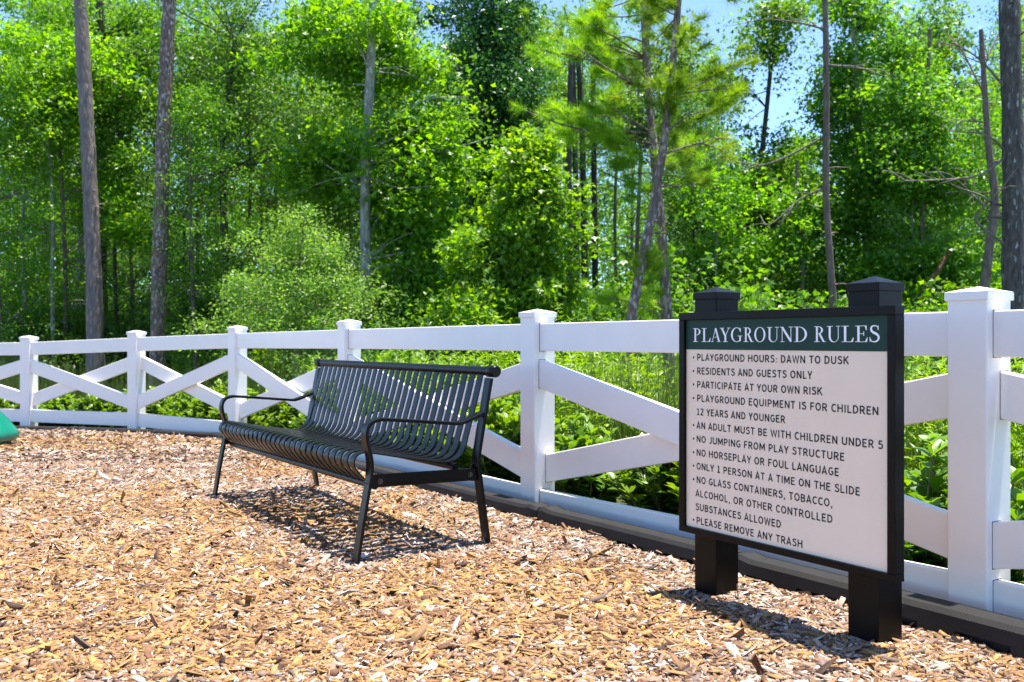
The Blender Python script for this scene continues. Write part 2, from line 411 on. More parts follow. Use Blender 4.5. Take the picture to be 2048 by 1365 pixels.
# ------------------------------------------------------------------ white vinyl fence
fence = thing('crossbuck_fence', 'long white vinyl crossbuck fence curving behind the bench and the sign', 'fence', (FP[2][0], FP[2][1], 0))
froot = np.array([FP[2][0], FP[2][1], 0])
HS = .0635
pm = MB(); pm.box((-HS, -HS, -.35), (HS, HS, .972)); post_me = pm.mesh('post'); post_me.materials.append(M['vinyl'])
cmb = MB(); e = HS + .006
cmb.box((-e, -e, .960), (e, e, .986))
cmb.add([(-e, -e, .9862), (e, -e, .9862), (e, e, .9862), (-e, e, .9862), (0, 0, 1.004)], [(0, 1, 4), (1, 2, 4), (2, 3, 4), (3, 0, 4)])
cap_me = cmb.mesh('post_cap'); cap_me.materials.append(M['vinyl'])
for i, (p, z) in enumerate(zip(FP, FZ)):
    a = fpn[max(i - 1, 0)]; b = fpn[min(i + 1, len(FP) - 1)]
    d1 = (fpn[i] - a); d2 = (b - fpn[i]); d1 = d1 / (np.linalg.norm(d1) or 1); d2 = d2 / (np.linalg.norm(d2) or 1)
    d = d1 + d2; rz = math.atan2(d[1], d[0])
    po = link('post', post_me, None, fence, (p[0] - froot[0], p[1] - froot[1], z), rz, .007, 3)
    link('post_cap', cap_me, None, po, (0, 0, 0), 0, .003, 2)

def rail(name, a, b, za0, za1, zb0, zb1, th, off):
    """sheared box from post a to post b: z range at each end, thickness, offset towards the playground"""
    a = np.array(a); b = np.array(b); d = (b - a) / np.linalg.norm(b - a); n = np.array([-d[1], d[0]])
    g = HS - .012
    a2 = a + d * g; b2 = b - d * g
    ta = g / np.linalg.norm(b - a)
    V = []
    for (q, z0, z1) in ((a2, za0 + (zb0 - za0) * ta, za1 + (zb1 - za1) * ta), (b2, zb0 + (za0 - zb0) * ta, zb1 + (za1 - zb1) * ta)):
        for s_, z in ((-1, z0), (1, z0), (1, z1), (-1, z1)):
            pp = q + n * (off + s_ * th / 2); V.append((pp[0] - froot[0], pp[1] - froot[1], z))
    m = MB(); m.add(V, [(0, 1, 2, 3), (7, 6, 5, 4), (0, 4, 5, 1), (1, 5, 6, 2), (2, 6, 7, 3), (3, 7, 4, 0)])
    ro = link(name, m.mesh(name), M['vinyl'], fence, None, 0, .004, 2)
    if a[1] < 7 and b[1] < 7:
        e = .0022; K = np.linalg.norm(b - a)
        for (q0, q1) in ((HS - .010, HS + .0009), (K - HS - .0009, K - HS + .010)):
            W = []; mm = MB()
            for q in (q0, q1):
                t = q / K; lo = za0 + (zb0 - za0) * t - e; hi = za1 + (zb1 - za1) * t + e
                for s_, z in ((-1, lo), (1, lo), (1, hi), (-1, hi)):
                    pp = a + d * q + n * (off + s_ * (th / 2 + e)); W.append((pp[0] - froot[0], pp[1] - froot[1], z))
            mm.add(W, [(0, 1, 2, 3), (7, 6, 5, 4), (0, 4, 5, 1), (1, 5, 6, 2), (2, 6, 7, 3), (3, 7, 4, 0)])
            link('socket_gap_shade', mm.mesh('socket_gap_shade'), M['gap'], ro)  # thin dark collar paints the shaded gap round the rail end, no real seal
    return ro
FRONT_FALL = {2: True, 1: False, 0: True, 3: True, 4: True, 5: False, 6: True, 7: False, 8: True}
for i in range(len(FP) - 1):
    a, b = FP[i], FP[i + 1]; za, zb = FZ[i], FZ[i + 1]; ba, bb = FB[i], FB[i + 1]
    rail('top_rail', a, b, .793 + za, .930 + za, .793 + zb, .930 + zb, .038, .012)
    rail('bottom_rail', a, b, ba - .135, ba, bb - .135, bb, .038, .012)
    ua, ub = .763 + za, .763 + zb; la, lb = ba + .022, bb + .022
    s1 = .0155 if FRONT_FALL[i] else -.0245; s2 = -.0245 if FRONT_FALL[i] else .0155
    # index runs right to left, so "falls to the right" = high at b, low at a
    rail('cross_brace', a, b, la, la + .137, ub - .140, ub, .0385, s1)
    rail('cross_brace', a, b, ua - .140, ua, lb, lb + .137, .0385, s2)

# ------------------------------------------------------------------ black plastic playground border, one thing per section
segc = np.linalg.norm(np.diff(curb, axis=0), axis=1); cumc = np.concatenate([[0], np.cumsum(segc)])
def nearest_s(pt):
    best = None
    for s in np.linspace(0, cumc[-1], 4000):
        q = along(curb, cumc, s)[0]; d = np.hypot(*(q - pt))
        if best is None or d < best[0]: best = (d, s)
    return best[1]
s_j = nearest_s(np.array([.165 + .04, 4.50]))     # the joint beside the second post
SEC = 1.2
def curb_top(x, y): return float(zg(x, y)) + .082 - .034 * float(sstep((y - 3.2) / 4))
PLACE = {-3: 'black plastic border section nearest the camera, beyond the sign at the far right',
         -2: 'black plastic border section behind the right post of the playground sign',
         -1: 'black plastic border section seen left of the sign, running behind its left post',
         0: 'black plastic border section with rounded end, between the bench and the second tall fence post',
         1: 'black plastic border section passing behind the right rear leg of the bench',
         2: 'black plastic border section hidden mostly by the bench back and seat',
         3: 'black plastic border section behind the left armrest of the bench',
         4: 'far black border section just left of the bench armrest',
         5: 'far black border section under the third fence bay from the left edge',
         6: 'far black border section below the post right of the green slide',
         7: 'far black border section between the green slide and second post',
         8: 'far black border section directly behind the green slide lip'}
def border(k):
    s0 = s_j + k * SEC; s1 = s0 + SEC - .008
    if s0 < 0 or s1 > cumc[-1]: return
    n = 48; st = list(np.linspace(s0, s1, n))
    slots = [(s0 + .16, s0 + .32), (s0 + .44, s0 + .60), (s0 + .72, s0 + .88), (s0 + .98, s0 + 1.10)]
    for a, b in slots: st += [a, a + .002, b, b + .002]
    st += [s0 + .012, s0 + .03, s1 - .012, s1 - .03]
    st = sorted(st)
    V = []; m = None
    o0, _ = along(curb, cumc, s0); root = np.array([o0[0], o0[1], float(zg(o0[0], o0[1]))])
    for s in st:
        p, d = along(curb, cumc, s); nn = np.array([-d[1], d[0]])
        zt = curb_top(p[0], p[1]); e = min(s - s0, s1 - s); sh = 1 - .25 * (1 - min(1, e / .03)) ** 2 if e < .03 else 1.0
        if e < .10: zt += .008 * (1 - abs(e - .05) / .05 if e < .1 else 0)
        slot = any(a < s <= b for a, b in slots)
        zl = zt - .052; zb = zt - .30; wf = .052 * sh
        rc = .022 if slot else 0
        prof = [(-wf, zb), (-wf, zt - .012), (-wf + .012, zt), (wf - .014, zt), (wf, zt - .014), (wf + .004, zl), (wf + .004 - rc, zl - .001), (wf + .006 - rc, zt - .085), (wf + .012 , zt - .087), (wf + .014, zb)]
        for t, z in prof:
            q = p + nn * t; V.append((q[0] - root[0], q[1] - root[1], z - root[2]))
    k_ = len(prof); f = []
    for i in range(len(st) - 1):
        for j in range(k_ - 1): f.append((i * k_ + j, i * k_ + j + 1, (i + 1) * k_ + j + 1, (i + 1) * k_ + j))
    f.append(tuple(range(k_))[::-1]); f.append(tuple((len(st) - 1) * k_ + j for j in range(k_)))
    me = MB(); me.add(V, f)
    ob = link('border_section', me.mesh('border_section'), M['rubber'], None, root)
    tag(ob, PLACE.get(k, 'black plastic border section outside the view'), 'border', 'plastic border sections along the fence')
for k in range(-3, 9): border(k)

# ------------------------------------------------------------------ bench
Lv = np.array([-.5471, .8371]); Dv = np.array([.8371, .5471])
bench_rz = math.atan2(Dv[1], Dv[0])           # local x = depth (front to back), local y = length (right end to left end)
bench = thing('park_bench', 'black metal strap bench with curved seat and arms standing on the wood chips', 'bench', (-.5894, 3.6228, 0), bench_rz)
BL = 1.835; BW = .047
def catmull(pts, n=6):
    pts = [np.array(p, float) for p in pts]; out = []
    for i in range(len(pts) - 1):
        p0 = pts[max(i - 1, 0)]; p1 = pts[i]; p2 = pts[i + 1]; p3 = pts[min(i + 2, len(pts) - 1)]
        for t in np.linspace(0, 1, n, endpoint=False):
            out.append(.5 * ((2 * p1) + (-p0 + p2) * t + (2 * p0 - 5 * p1 + 4 * p2 - p3) * t * t + (-p0 + 3 * p1 - 3 * p2 + p3) * t ** 3))
    out.append(pts[-1]); return out
def strap(mb, prof, y0, y1, th, closed_ends=True):
    """flat bar following a profile in local x/z, from y0 to y1"""
    n = len(prof); V = []
    for i, p in enumerate(prof):
        t = np.array(prof[min(i + 1, n - 1)]) - np.array(prof[max(i - 1, 0)]); t = t / np.linalg.norm(t); nn = np.array([-t[1], t[0]])
        for s_, y in ((1, y0), (1, y1), (-1, y1), (-1, y0)):
            q = np.array(p) + nn * s_ * th / 2; V.append((q[0], y, q[1]))
    f = []
    for i in range(n - 1):
        for j in range(4): f.append((i * 4 + j, (i + 1) * 4 + j, (i + 1) * 4 + (j + 1) % 4, i * 4 + (j + 1) % 4))
    f += [(0, 1, 2, 3), ((n - 1) * 4 + 3, (n - 1) * 4 + 2, (n - 1) * 4 + 1, (n - 1) * 4)]
    mb.add(V, f)
fleg = [(-.004, -.04), (.026, .15), (.054, .300)]
farm = catmull([(.054, .300), (.061, .350), (.058, .400), (.042, .462), (.041, .500), (.056, .527), (.090, .540), (.131, .539), (.30, .523), (.425, .511), (.455, .512), (.500, .526), (.560, .5475)], 6)
rleg_lo = [(.589, -.04), (.563, .13), (.538, .300)]
rleg_hi = catmull([(.538, .300), (.531, .335), (.532, .370), (.545, .445), (.570, .575), (.592, .688)], 5)
for yc in (0.0, BL):
    y0, y1 = yc - BW / 2, yc + BW / 2
    m = MB(); strap(m, fleg, y0, y1, .013); link('leg', m.mesh('leg'), M['black'], bench, None, 0, .002, 2)
    m = MB(); strap(m, farm, y0, y1, .013); link('armrest', m.mesh('armrest'), M['black'], bench, None, 0, .002, 2)
    m = MB(); strap(m, rleg_lo, y0, y1, .015); lg = link('leg', m.mesh('leg'), M['black'], bench, None, 0, .002, 2)
    m = MB(); strap(m, rleg_hi, y0, y1, .015); link('back_post', m.mesh('back_post'), M['black'], bench, None, 0, .002, 2)
    m = MB(); sgn = -1 if yc == 0 else 1; ys = yc + sgn * .008
    yb0, yb1 = sorted((ys, ys + .010))
    m.add([(.060, yb0, .284), (.060, yb1, .284), (.534, yb1, .276), (.534, yb0, .276), (.062, yb0, .334), (.062, yb1, .334), (.529, yb1, .326), (.529, yb0, .326)],
          [(0, 1, 2, 3), (7, 6, 5, 4), (0, 3, 7, 4), (3, 2, 6, 7), (2, 1, 5, 6), (1, 0, 4, 5)])
    sb = link('side_bar', m.mesh('side_bar'), M['black'], bench, None, 0, .0015, 2)
    yo = (yb0 if yc == 0 else yb1)
    for bx, bz in ((.100, .306), (.497, .302)):
        m = MB(); m.tube([(bx, yo - sgn * .001, bz), (bx, yo + sgn * .002, bz)], .011, 16); m.tube([(bx, yo + sgn * .002, bz), (bx, yo + sgn * .007, bz)], .007, 6, smooth=False)
        link('bolt', m.mesh('bolt'), M['bolt'], sb)
    m = MB(); m.box((.512, yc - sgn * .012 - .006, .272), (.533, yc - sgn * .012 + .006, .340)); link('bracket', m.mesh('bracket'), M['black'], bench, None, 0, .0015)
seat_p = catmull([(.090, .298), (.064, .309), (.036, .337), (.016, .368), (.023, .398), (.050, .412), (.10, .407), (.20, .387), (.30, .369), (.378, .355), (.425, .351), (.458, .357)], 5)
back_p = catmull([(.458, .357), (.486, .375), (.505, .405), (.515, .440), (.530, .490), (.560, .592), (.589, .700)], 5)
NS = 28
sm, bmm = MB(), MB()
for i in range(NS):
    y = .062 + i * (BL - .124) / (NS - 1)
    strap(sm, seat_p, y - .0205, y + .0205, .005); strap(bmm, back_p, y - .0205, y + .0205, .005)
link('seat', sm.mesh('seat'), M['black'], bench); link('backrest', bmm.mesh('backrest'), M['black'], bench)
for me_ in ('seat', 'backrest'):
    pass
m = MB(); m.tube([(.603, .012, .716), (.603, BL - .012, .716)], .0195, 24); tr = link('top_rail', m.mesh('top_rail'), M['black'], bench)
for y0, y1 in ((-.040, .022), (BL - .022, BL + .040)):
    m = MB(); m.tube([(.603, y0, .716), (.603, y0 + .004, .716), (.603, y1 - .004, .716), (.603, y1, .716)], [.021, .0245, .0245, .021], 28); link('end_cap', m.mesh('end_cap'), M['black'], tr)
m = MB(); m.tube([(.092, .02, .286), (.092, BL - .02, .286)], .0145, 14); link('cross_bar', m.mesh('cross_bar'), M['black'], bench)
m = MB(); m.tube([(.445, .02, .333), (.445, BL - .02, .333)], .0145, 14); link('cross_bar', m.mesh('cross_bar'), M['black'], bench)
m = MB(); strap(m, [(.092, .292), (.2, .362), (.3, .350), (.445, .338)], BL / 2 - .02, BL / 2 + .02, .008); link('support_strap', m.mesh('support_strap'), M['black'], bench)

# ------------------------------------------------------------------ sign
TH = R(-58.0)
sign = thing('rules_sign', 'framed playground rules notice board on two black posts standing in the wood chips', 'sign', (.782, 2.8855, 0), TH)
for x0 in (-.386, .2365):
    m = MB(); m.box((x0, .0405, -.30), (x0 + .1016, .1421, .985)); po = link('post', m.mesh('post'), M['sign_black'], sign, None, 0, .003, 2)
    m = MB(); a, b = x0 - .0045, x0 + .1061; c, d = .036, .1466
    m.box((a, c, .977), (b, d, 1.000))
    m.add([(a + .001, c + .001, 1.0002), (b - .001, c + .001, 1.0002), (b - .001, d - .001, 1.0002), (a + .001, d - .001, 1.0002), ((a + b) / 2, (c + d) / 2, 1.021)], [(0, 1, 4), (1, 2, 4), (2, 3, 4), (3, 0, 4)])
    link('post_cap', m.mesh('post_cap'), M['sign_black'], po, None, 0, .002, 2)
FX, FZ0, FZ1, BR = .419, .204, .934, .025
m = MB()
m.box((-FX, 0, FZ1 - BR), (FX, .04, FZ1)); m.box((-FX, 0, FZ0), (FX, .04, FZ0 + BR - .004))
m.box((-FX, .0003, FZ0 + BR - .004), (-FX + BR, .0397, FZ1 - BR)); m.box((FX - BR, .0003, FZ0 + BR - .004), (FX, .0397, FZ1 - BR))
link('frame', m.mesh('frame'), M['sign_black'], sign, None, 0, .0018, 2)
HZ = .812
m = MB(); m.box((-FX + BR, .012, FZ0 + BR - .004), (FX - BR, .030, FZ1 - BR)); panel = link('panel', m.mesh('panel'), M['panel'], sign)
m = MB(); m.box((-FX + BR, .0105, HZ), (FX - BR, .0117, FZ1 - BR)); link('header_band', m.mesh('header_band'), M['header'], panel)

class Ink:
    def __init__(s, y): s.m = MB(); s.y = y; s.k = 0
    def poly(s, pts):
        y = s.y - .00006 * (s.k % 9); s.k += 1
        s.m.add([(p[0], y, p[1]) for p in pts], [tuple(range(len(pts)))])
    def strip(s, A, B):
        y = s.y - .00006 * (s.k % 9); s.k += 1
        n = len(A); s.m.add([(p[0], y, p[1]) for p in A] + [(p[0], y, p[1]) for p in B], [(i, i + 1, n + i + 1, n + i) for i in range(n - 1)])
def ribbon(pts, wd):
    pts = [np.array(p, float) for p in pts]; pts = [p for i, p in enumerate(pts) if i == 0 or np.linalg.norm(p - pts[i - 1]) > 1e-5]; n = len(pts)
    if np.isscalar(wd): wd = [wd] * n
    A, B = [], []
    for i in range(n):
        d0 = pts[i] - pts[i - 1] if i else pts[1] - pts[0]; d1 = pts[i + 1] - pts[i] if i < n - 1 else d0
        d0 = d0 / np.linalg.norm(d0); d1 = d1 / np.linalg.norm(d1); t = d0 + d1; t = t / (np.linalg.norm(t) + 1e-9)
        nn = np.array([-t[1], t[0]]); c = max(.45, abs(nn @ np.array([-d0[1], d0[0]])))
        A.append(pts[i] + nn * wd[i] / 2 / c); B.append(pts[i] - nn * wd[i] / 2 / c)
    return A, B
def arc(cx, cy, rx, ry, a0, a1, n=18):
    return [(cx + rx * math.cos(R(a)), cy + ry * math.sin(R(a))) for a in np.linspace(a0, a1, n)]

# sans lettering, cap height 1
h = .064; T_, B_ = 1 - h, h
SANS = {
 'A': (.56, [[(.045, 0), (.28, .985), (.515, 0)], [(.13, .29), (.43, .29)]]),
 'B': (.53, [[(.08, 0), (.08, 1)], [(.08, T_), (.25, T_)] + arc(.25, .735, .18, .20, 90, -90, 10) + [(.08, .535)], [(.25, .535)] + arc(.26, .30, .205, .236, 90, -90, 10) + [(.08, B_)]]),
 'C': (.52, [arc(.315, .5, .235, .436, 48, 312, 24)]),
 'D': (.57, [[(.08, 0), (.08, 1)], [(.08, T_), (.22, T_)] + arc(.22, .5, .275, .436, 90, -90, 18) + [(.08, B_)]]),
 'E': (.48, [[(.08, 0), (.08, 1)], [(.08, T_), (.44, T_)], [(.08, .52), (.40, .52)], [(.08, B_), (.45, B_)]]),
 'F': (.46, [[(.08, 0), (.08, 1)], [(.08, T_), (.44, T_)], [(.08, .50), (.39, .50)]]),
 'G': (.57, [arc(.315, .5, .235, .436, 50, 325, 24), [(.34, .47), (.515, .47)], [(.50, .47), (.50, .17)]]),
 'H': (.59, [[(.08, 0), (.08, 1)], [(.51, 0), (.51, 1)], [(.08, .53), (.51, .53)]]),
 'I': (.20, [[(.10, 0), (.10, 1)]]),
 'J': (.42, [[(.33, 1), (.33, .28)] + arc(.19, .28, .14, .216, 0, -130, 10)]),
 'K': (.54, [[(.08, 0), (.08, 1)], [(.50, 1), (.09, .42)], [(.22, .60), (.52, 0)]]),
 'L': (.45, [[(.08, 1), (.08, B_), (.43, B_)]]),
 'M': (.70, [[(.08, 0), (.085, 1)], [(.09, .97), (.35, .25), (.61, .97)], [(.615, 1), (.62, 0)]]),
 'N': (.59, [[(.08, 0), (.08, 1)], [(.09, .97), (.50, .03)], [(.51, 0), (.51, 1)]]),
 'O': (.62, [arc(.31, .5, .242, .436, 0, 360, 34)]),
 'P': (.52, [[(.08, 0), (.08, 1)], [(.08, T_), (.25, T_)] + arc(.25, .69, .205, .246, 90, -90, 12) + [(.08, .444)]]),
 'Q': (.62, [arc(.31, .5, .242, .436, 0, 360, 34), [(.31, .06), (.40, -.12), (.54, -.14)]]),
 'R': (.54, [[(.08, 0), (.08, 1)], [(.08, T_), (.25, T_)] + arc(.25, .70, .20, .236, 90, -90, 12) + [(.08, .464)], [(.27, .45), (.50, 0)]]),
 'S': (.50, [catmull([(.435, .84), (.37, .915), (.265, .938), (.15, .895), (.095, .77), (.14, .64), (.27, .55), (.40, .45), (.445, .29), (.395, .13), (.26, .062), (.13, .095), (.05, .175)], 4)]),
 'T': (.51, [[(.255, 0), (.255, 1)], [(.02, T_), (.49, T_)]]),
 'U': (.59, [[(.08, 1), (.08, .33)] + arc(.295, .33, .215, .268, 180, 360, 14) + [(.51, 1)]]),
 'V': (.52, [[(.04, 1), (.26, .02), (.48, 1)]]),
 'W': (.78, [[(.045, 1), (.21, .03), (.39, .93), (.57, .03), (.735, 1)]]),
 'X': (.52, [[(.04, 0), (.48, 1)], [(.04, 1), (.48, 0)]]),
 'Y': (.50, [[(.035, 1), (.25, .42), (.465, 1)], [(.25, .44), (.25, 0)]]),
 '1': (.46, [[(.24, 0), (.24, .97)], [(.245, .93), (.10, .86)], [(.06, B_), (.42, B_)]]),
 '2': (.47, [catmull([(.05, .84), (.13, .92), (.23, .938), (.36, .87), (.39, .72), (.30, .50), (.06, .08)], 4), [(.04, B_), (.43, B_)]]),
 '5': (.47, [[(.38, T_), (.11, T_), (.085, .53)], catmull([(.08, .545), (.20, .60), (.33, .56), (.40, .42), (.385, .20), (.27, .075), (.14, .075), (.035, .15)], 4)]),
 ':': (.22, 'colon'), ',': (.20, 'comma'), ' ': (.20, []), '\u2022': (.40, 'bullet'),
}
ink = Ink(.0112)
def sgn_u(px, yloc):
    """local x on the sign plane (local y = yloc) of a photo column"""
    u = np.array([math.cos(TH), math.sin(TH)]); v = np.array([-math.sin(TH), math.cos(TH)])
    o = np.array([.782, 2.8855]) + v * yloc; r = (px - 1024) / F
    return (r * o[1] - o[0]) / (u[0] - r * u[1])
LINES = [('\u2022', 'PLAYGROUND HOURS: DAWN TO DUSK', 1394, 1697), ('\u2022', 'RESIDENTS AND GUESTS ONLY', 1394, 1624), ('\u2022', 'PARTICIPATE AT YOUR OWN RISK', 1394, 1644),
 ('\u2022', 'PLAYGROUND EQUIPMENT IS FOR CHILDREN', 1394, 1757), ('', '12 YEARS AND YOUNGER', 1393, 1570), ('\u2022', 'AN ADULT MUST BE WITH CHILDREN UNDER 5', 1393, 1766),
 ('\u2022', 'NO JUMPING FROM PLAY STRUCTURE', 1393, 1689), ('\u2022', 'NO HORSEPLAY OR FOUL LANGUAGE', 1393, 1678), ('\u2022', 'ONLY 1 PERSON AT A TIME ON THE SLIDE', 1393, 1720),
 ('\u2022', 'NO GLASS CONTAINERS, TOBACCO,', 1393, 1665), ('', 'ALCOHOL, OR OTHER CONTROLLED', 1391, 1665), ('', 'SUBSTANCES ALLOWED', 1391, 1562), ('\u2022', 'PLEASE REMOVE ANY TRASH', 1393, 1605)]
CAPH = .0222; SP = .115
for li, (bul, txt, xa, xb) in enumerate(LINES):
    ink = Ink(.0112)
    zb = .7754 - li * .0448
    u0, u1 = sgn_u(xa, .0112), sgn_u(xb, .0112)
    tot = sum(SANS[c][0] + SP for c in txt) - SP
    kx = (u1 - u0) / tot; ky = CAPH
    cur = u0
    def put(kind, strokes, cur):
        if isinstance(strokes, str):
            if strokes == 'colon':
                for yy in (.07, .52): ink.poly([(cur + a * kx, zb + b * ky) for a, b in arc(.11, yy, .075, .075, 0, 340, 10)])
            elif strokes == 'comma': ink.poly([(cur + a * kx, zb + b * ky) for a, b in ((.06, .14), (.06, 0), (.02, -.20), (.09, -.20), (.17, 0), (.17, .14))])
            return
        for st in strokes:
            A, B = ribbon([(a * kx / ky, b) for a, b in st], .165)
            ink.strip([(cur + a[0] * ky, zb + a[1] * ky) for a in A], [(cur + b[0] * ky, zb + b[1] * ky) for b in B])
    if bul:
        ub = sgn_u(1387, .0112); ink.poly([(ub + a * ky, zb + b * ky) for a, b in arc(0, .46, .165, .165, 0, 340, 12)])
    for ch in txt:
        wd, st = SANS[ch]; put(ch, st, cur); cur += (wd + SP) * kx
    link('rule_lettering', ink.m.mesh('rule_lettering'), M['dark_ink'], panel)

# serif title
tk, tn = .125, .040
def serif(x0, x1, y): return ('p', [(x0, y), (x1, y), (x1, y + .035), (x0, y + .035)])
def stem(x, w=tk, a=0, b=1): return ('p', [(x, a), (x + w, a), (x + w, b), (x, b)])
def ring(cx, cy, ro, rro, ri, rri, a0, a1, n=28): return ('s', arc(cx, cy, ro, rro, a0, a1, n), arc(cx, cy, ri, rri, a0, a1, n))
def rib(pts, wd): return ('s', *ribbon(pts, wd))
def lerpw(n, a, b, c): return list(np.interp(np.linspace(0, 1, n), [0, .5, 1], [a, b, c]))
sS = catmull([(.50, .86), (.42, .955), (.29, .982), (.15, .93), (.10, .78), (.18, .62), (.33, .53), (.48, .42), (.54, .25), (.46, .08), (.29, .018), (.13, .06), (.06, .20)], 5)
SER = {
 'P': [stem(.12), serif(0, .38, .965), serif(0, .38, 0), ring(.26, .74, .33, .26, .205, .222, 90, -90)],
 'L': [stem(.12), serif(0, .38, .965), serif(0, .62, 0), ('p', [(.50, .035), (.62, .035), (.66, .28), (.62, .28)])],
 'A': [rib([(.36, .98), (.63, .02)], .125), rib([(.35, .99), (.10, .02)], .04), serif(0, .22, 0), serif(.46, .74, 0), ('p', [(.19, .32), (.50, .32), (.49, .355), (.20, .355)])],
 'Y': [rib([(.13, .98), (.38, .42)], .125), rib([(.64, .98), (.40, .42)], .04), stem(.325, tk, 0, .46), serif(0, .30, .965), serif(.52, .76, .965), serif(.22, .56, 0)],
 'G': [ring(.43, .5, .43, .515, .295, .475, 50, 312, 40), stem(.62, .11, .06, .40), serif(.50, .84, .40), ('p', [(.68, .70), (.72, .70), (.72, .97), (.69, .97), (.60, .88)])],
 'R': [stem(.12), serif(0, .38, .965), serif(0, .38, 0), ring(.26, .755, .32, .245, .195, .207, 90, -90), rib([(.36, .52), (.62, .02)], .125), serif(.56, .78, 0)],
 'O': [ring(.43, .5, .43, .515, .295, .478, 0, 360, 48)],
 'U': [stem(.12, tk, .30, 1), serif(0, .38, .965), serif(.56, .84, .965), stem(.68, tn, .30, 1), ('s', arc(.42, .31, .30, .325, 180, 360, 24), arc(.4625, .31, .2175, .285, 180, 360, 24))],
 'N': [stem(.12, tn), rib([(.13, .98), (.68, .03)], .13), stem(.66, tn), serif(0, .22, .965), serif(.02, .28, 0), serif(.54, .82, .965)],
 'D': [stem(.12), serif(0, .30, .965), serif(0, .30, 0), ring(.27, .5, .50, .5, .365, .465, 90, -90, 34)],
 'E': [stem(.12), serif(0, .62, .965), serif(0, .64, 0), ('p', [(.24, .49), (.46, .49), (.46, .525), (.24, .525)]), ('p', [(.44, .38), (.48, .38), (.48, .64), (.44, .64)]), ('p', [(.52, .965), (.58, .72), (.62, .72), (.62, .965)]), ('p', [(.53, .035), (.64, .035), (.68, .28), (.64, .28)])],
 'S': [rib(sS, lerpw(len(sS), .035, .15, .035)), ('p', [(.49, .72), (.53, .72), (.53, .99), (.50, .99), (.47, .90)]), ('p', [(.06, .30), (.02, .30), (.02, .01), (.05, .01), (.09, .11)])],
}
ti = Ink(.0101)
SPANS = [('P', 127, 200), ('L', 212, 300), ('A', 302, 396), ('Y', 391, 493), ('G', 497, 608), ('R', 620, 718), ('O', 725, 833), ('U', 848, 966), ('N', 976, 1104), ('D', 1112, 1240), ('R', 1308, 1425), ('U', 1432, 1566), ('L', 1578, 1696), ('E', 1708, 1832), ('S', 1850, 1948)]
for gi, (ch, a, b) in enumerate(SPANS):
    if gi == 10: link('title_lettering', ti.m.mesh('title_lettering'), M['white_ink'], panel); ti = Ink(.0101)
    u0 = sgn_u(1360 + a / 4.876, .0101); u1 = sgn_u(1360 + b / 4.876, .0101)
    pts = [p for it in SER[ch] for pl in it[1:] for p in pl]
    x0 = min(p[0] for p in pts); x1 = max(p[0] for p in pts); k = (u1 - u0) / (x1 - x0)
    tf = lambda p: (u0 + (p[0] - x0) * k, .8372 + p[1] * .0448)
    for it in SER[ch]:
        if it[0] == 'p': ti.poly([tf(p) for p in it[1]])
        else: ti.strip([tf(p) for p in it[1]], [tf(p) for p in it[2]])
link('title_lettering', ti.m.mesh('title_lettering'), M['white_ink'], panel)

# ------------------------------------------------------------------ green slide exit at the left edge
slide = thing('playground_slide', 'glossy green plastic slide end at the left edge of the mulch', 'slide', (-4.215, 7.75, -.02))
side = catmull([(-2.2, 1.62), (-1.5, 1.12), (-.8, .66), (-.50, .46), (-.42, .40), (-.42, .20), (-.50, .15), (-.9, .42), (-1.5, .86), (-2.2, 1.36)], 6)
nP = len(side)
def side_wall(y0, y1):
    m = MB(); rings = []
    ys = [(y0, .93), (y0 + .018, 1.0), (y1 - .018, 1.0), (y1, .93)]
    c = np.array([np.mean([p[0] for p in side]), np.mean([p[1] for p in side])])
    V = []
    for y, s in ys:
        for i, p in enumerate(side):
            t = np.array(side[min(i + 1, nP - 1)]) - np.array(side[max(i - 1, 0)]); t = t / np.linalg.norm(t); nn = np.array([t[1], -t[0]])
            q = np.array(p) + nn * (.014 if s < 1 else 0); V.append((q[0], y, q[1]))
    f = []
    for r_ in range(3):
        for i in range(nP):
            j = (i + 1) % nP; f.append((r_ * nP + i, r_ * nP + j, (r_ + 1) * nP + j, (r_ + 1) * nP + i))
    f += [tuple(range(nP))[::-1], tuple(3 * nP + i for i in range(nP))]
    m.add(V, f, True); return m
link('side_wall', side_wall(-.30, -.22).mesh('side_wall'), M['green_plastic'], slide)
link('side_wall', side_wall(.22, .30).mesh('side_wall'), M['green_plastic'], slide)
bed = MB(); strap(bed, catmull([(-2.2, 1.42), (-1.5, .92), (-.9, .48), (-.55, .26)], 6), -.225, .225, .05)
link('chute', bed.mesh('chute'), M['green_plastic'], slide)
lipm = MB(); prof = catmull([(-.62, .40), (-.35, .40), (-.12, .345), (.0, .255), (.085, .165), (.128, .105), (.118, .050), (.06, .026), (-.08, .028), (-.30, .06), (-.62, .16)], 7)
cc_ = np.array([-.10, .15]); V = []; k_ = len(prof); yy = np.linspace(-.31, .31, 15)
for y in yy:
    q = abs(y / .31); s_ = max(.02, (1 - q ** 5)) ** .25
    for p in prof: v = cc_ + (np.array(p) - cc_) * (.72 + .28 * s_ if q < .999 else .66); V.append((v[0], y, v[1]))
f = [(j * k_ + i, j * k_ + (i + 1) % k_, (j + 1) * k_ + (i + 1) % k_, (j + 1) * k_ + i) for j in range(14) for i in range(k_)]
lipm.add(V, f, True); lipm.add(V[:k_], [tuple(range(k_))[::-1]]); lipm.add(V[14 * k_:], [tuple(range(k_))])
link('exit_lip', lipm.mesh('exit_lip'), M['green_plastic'], slide)

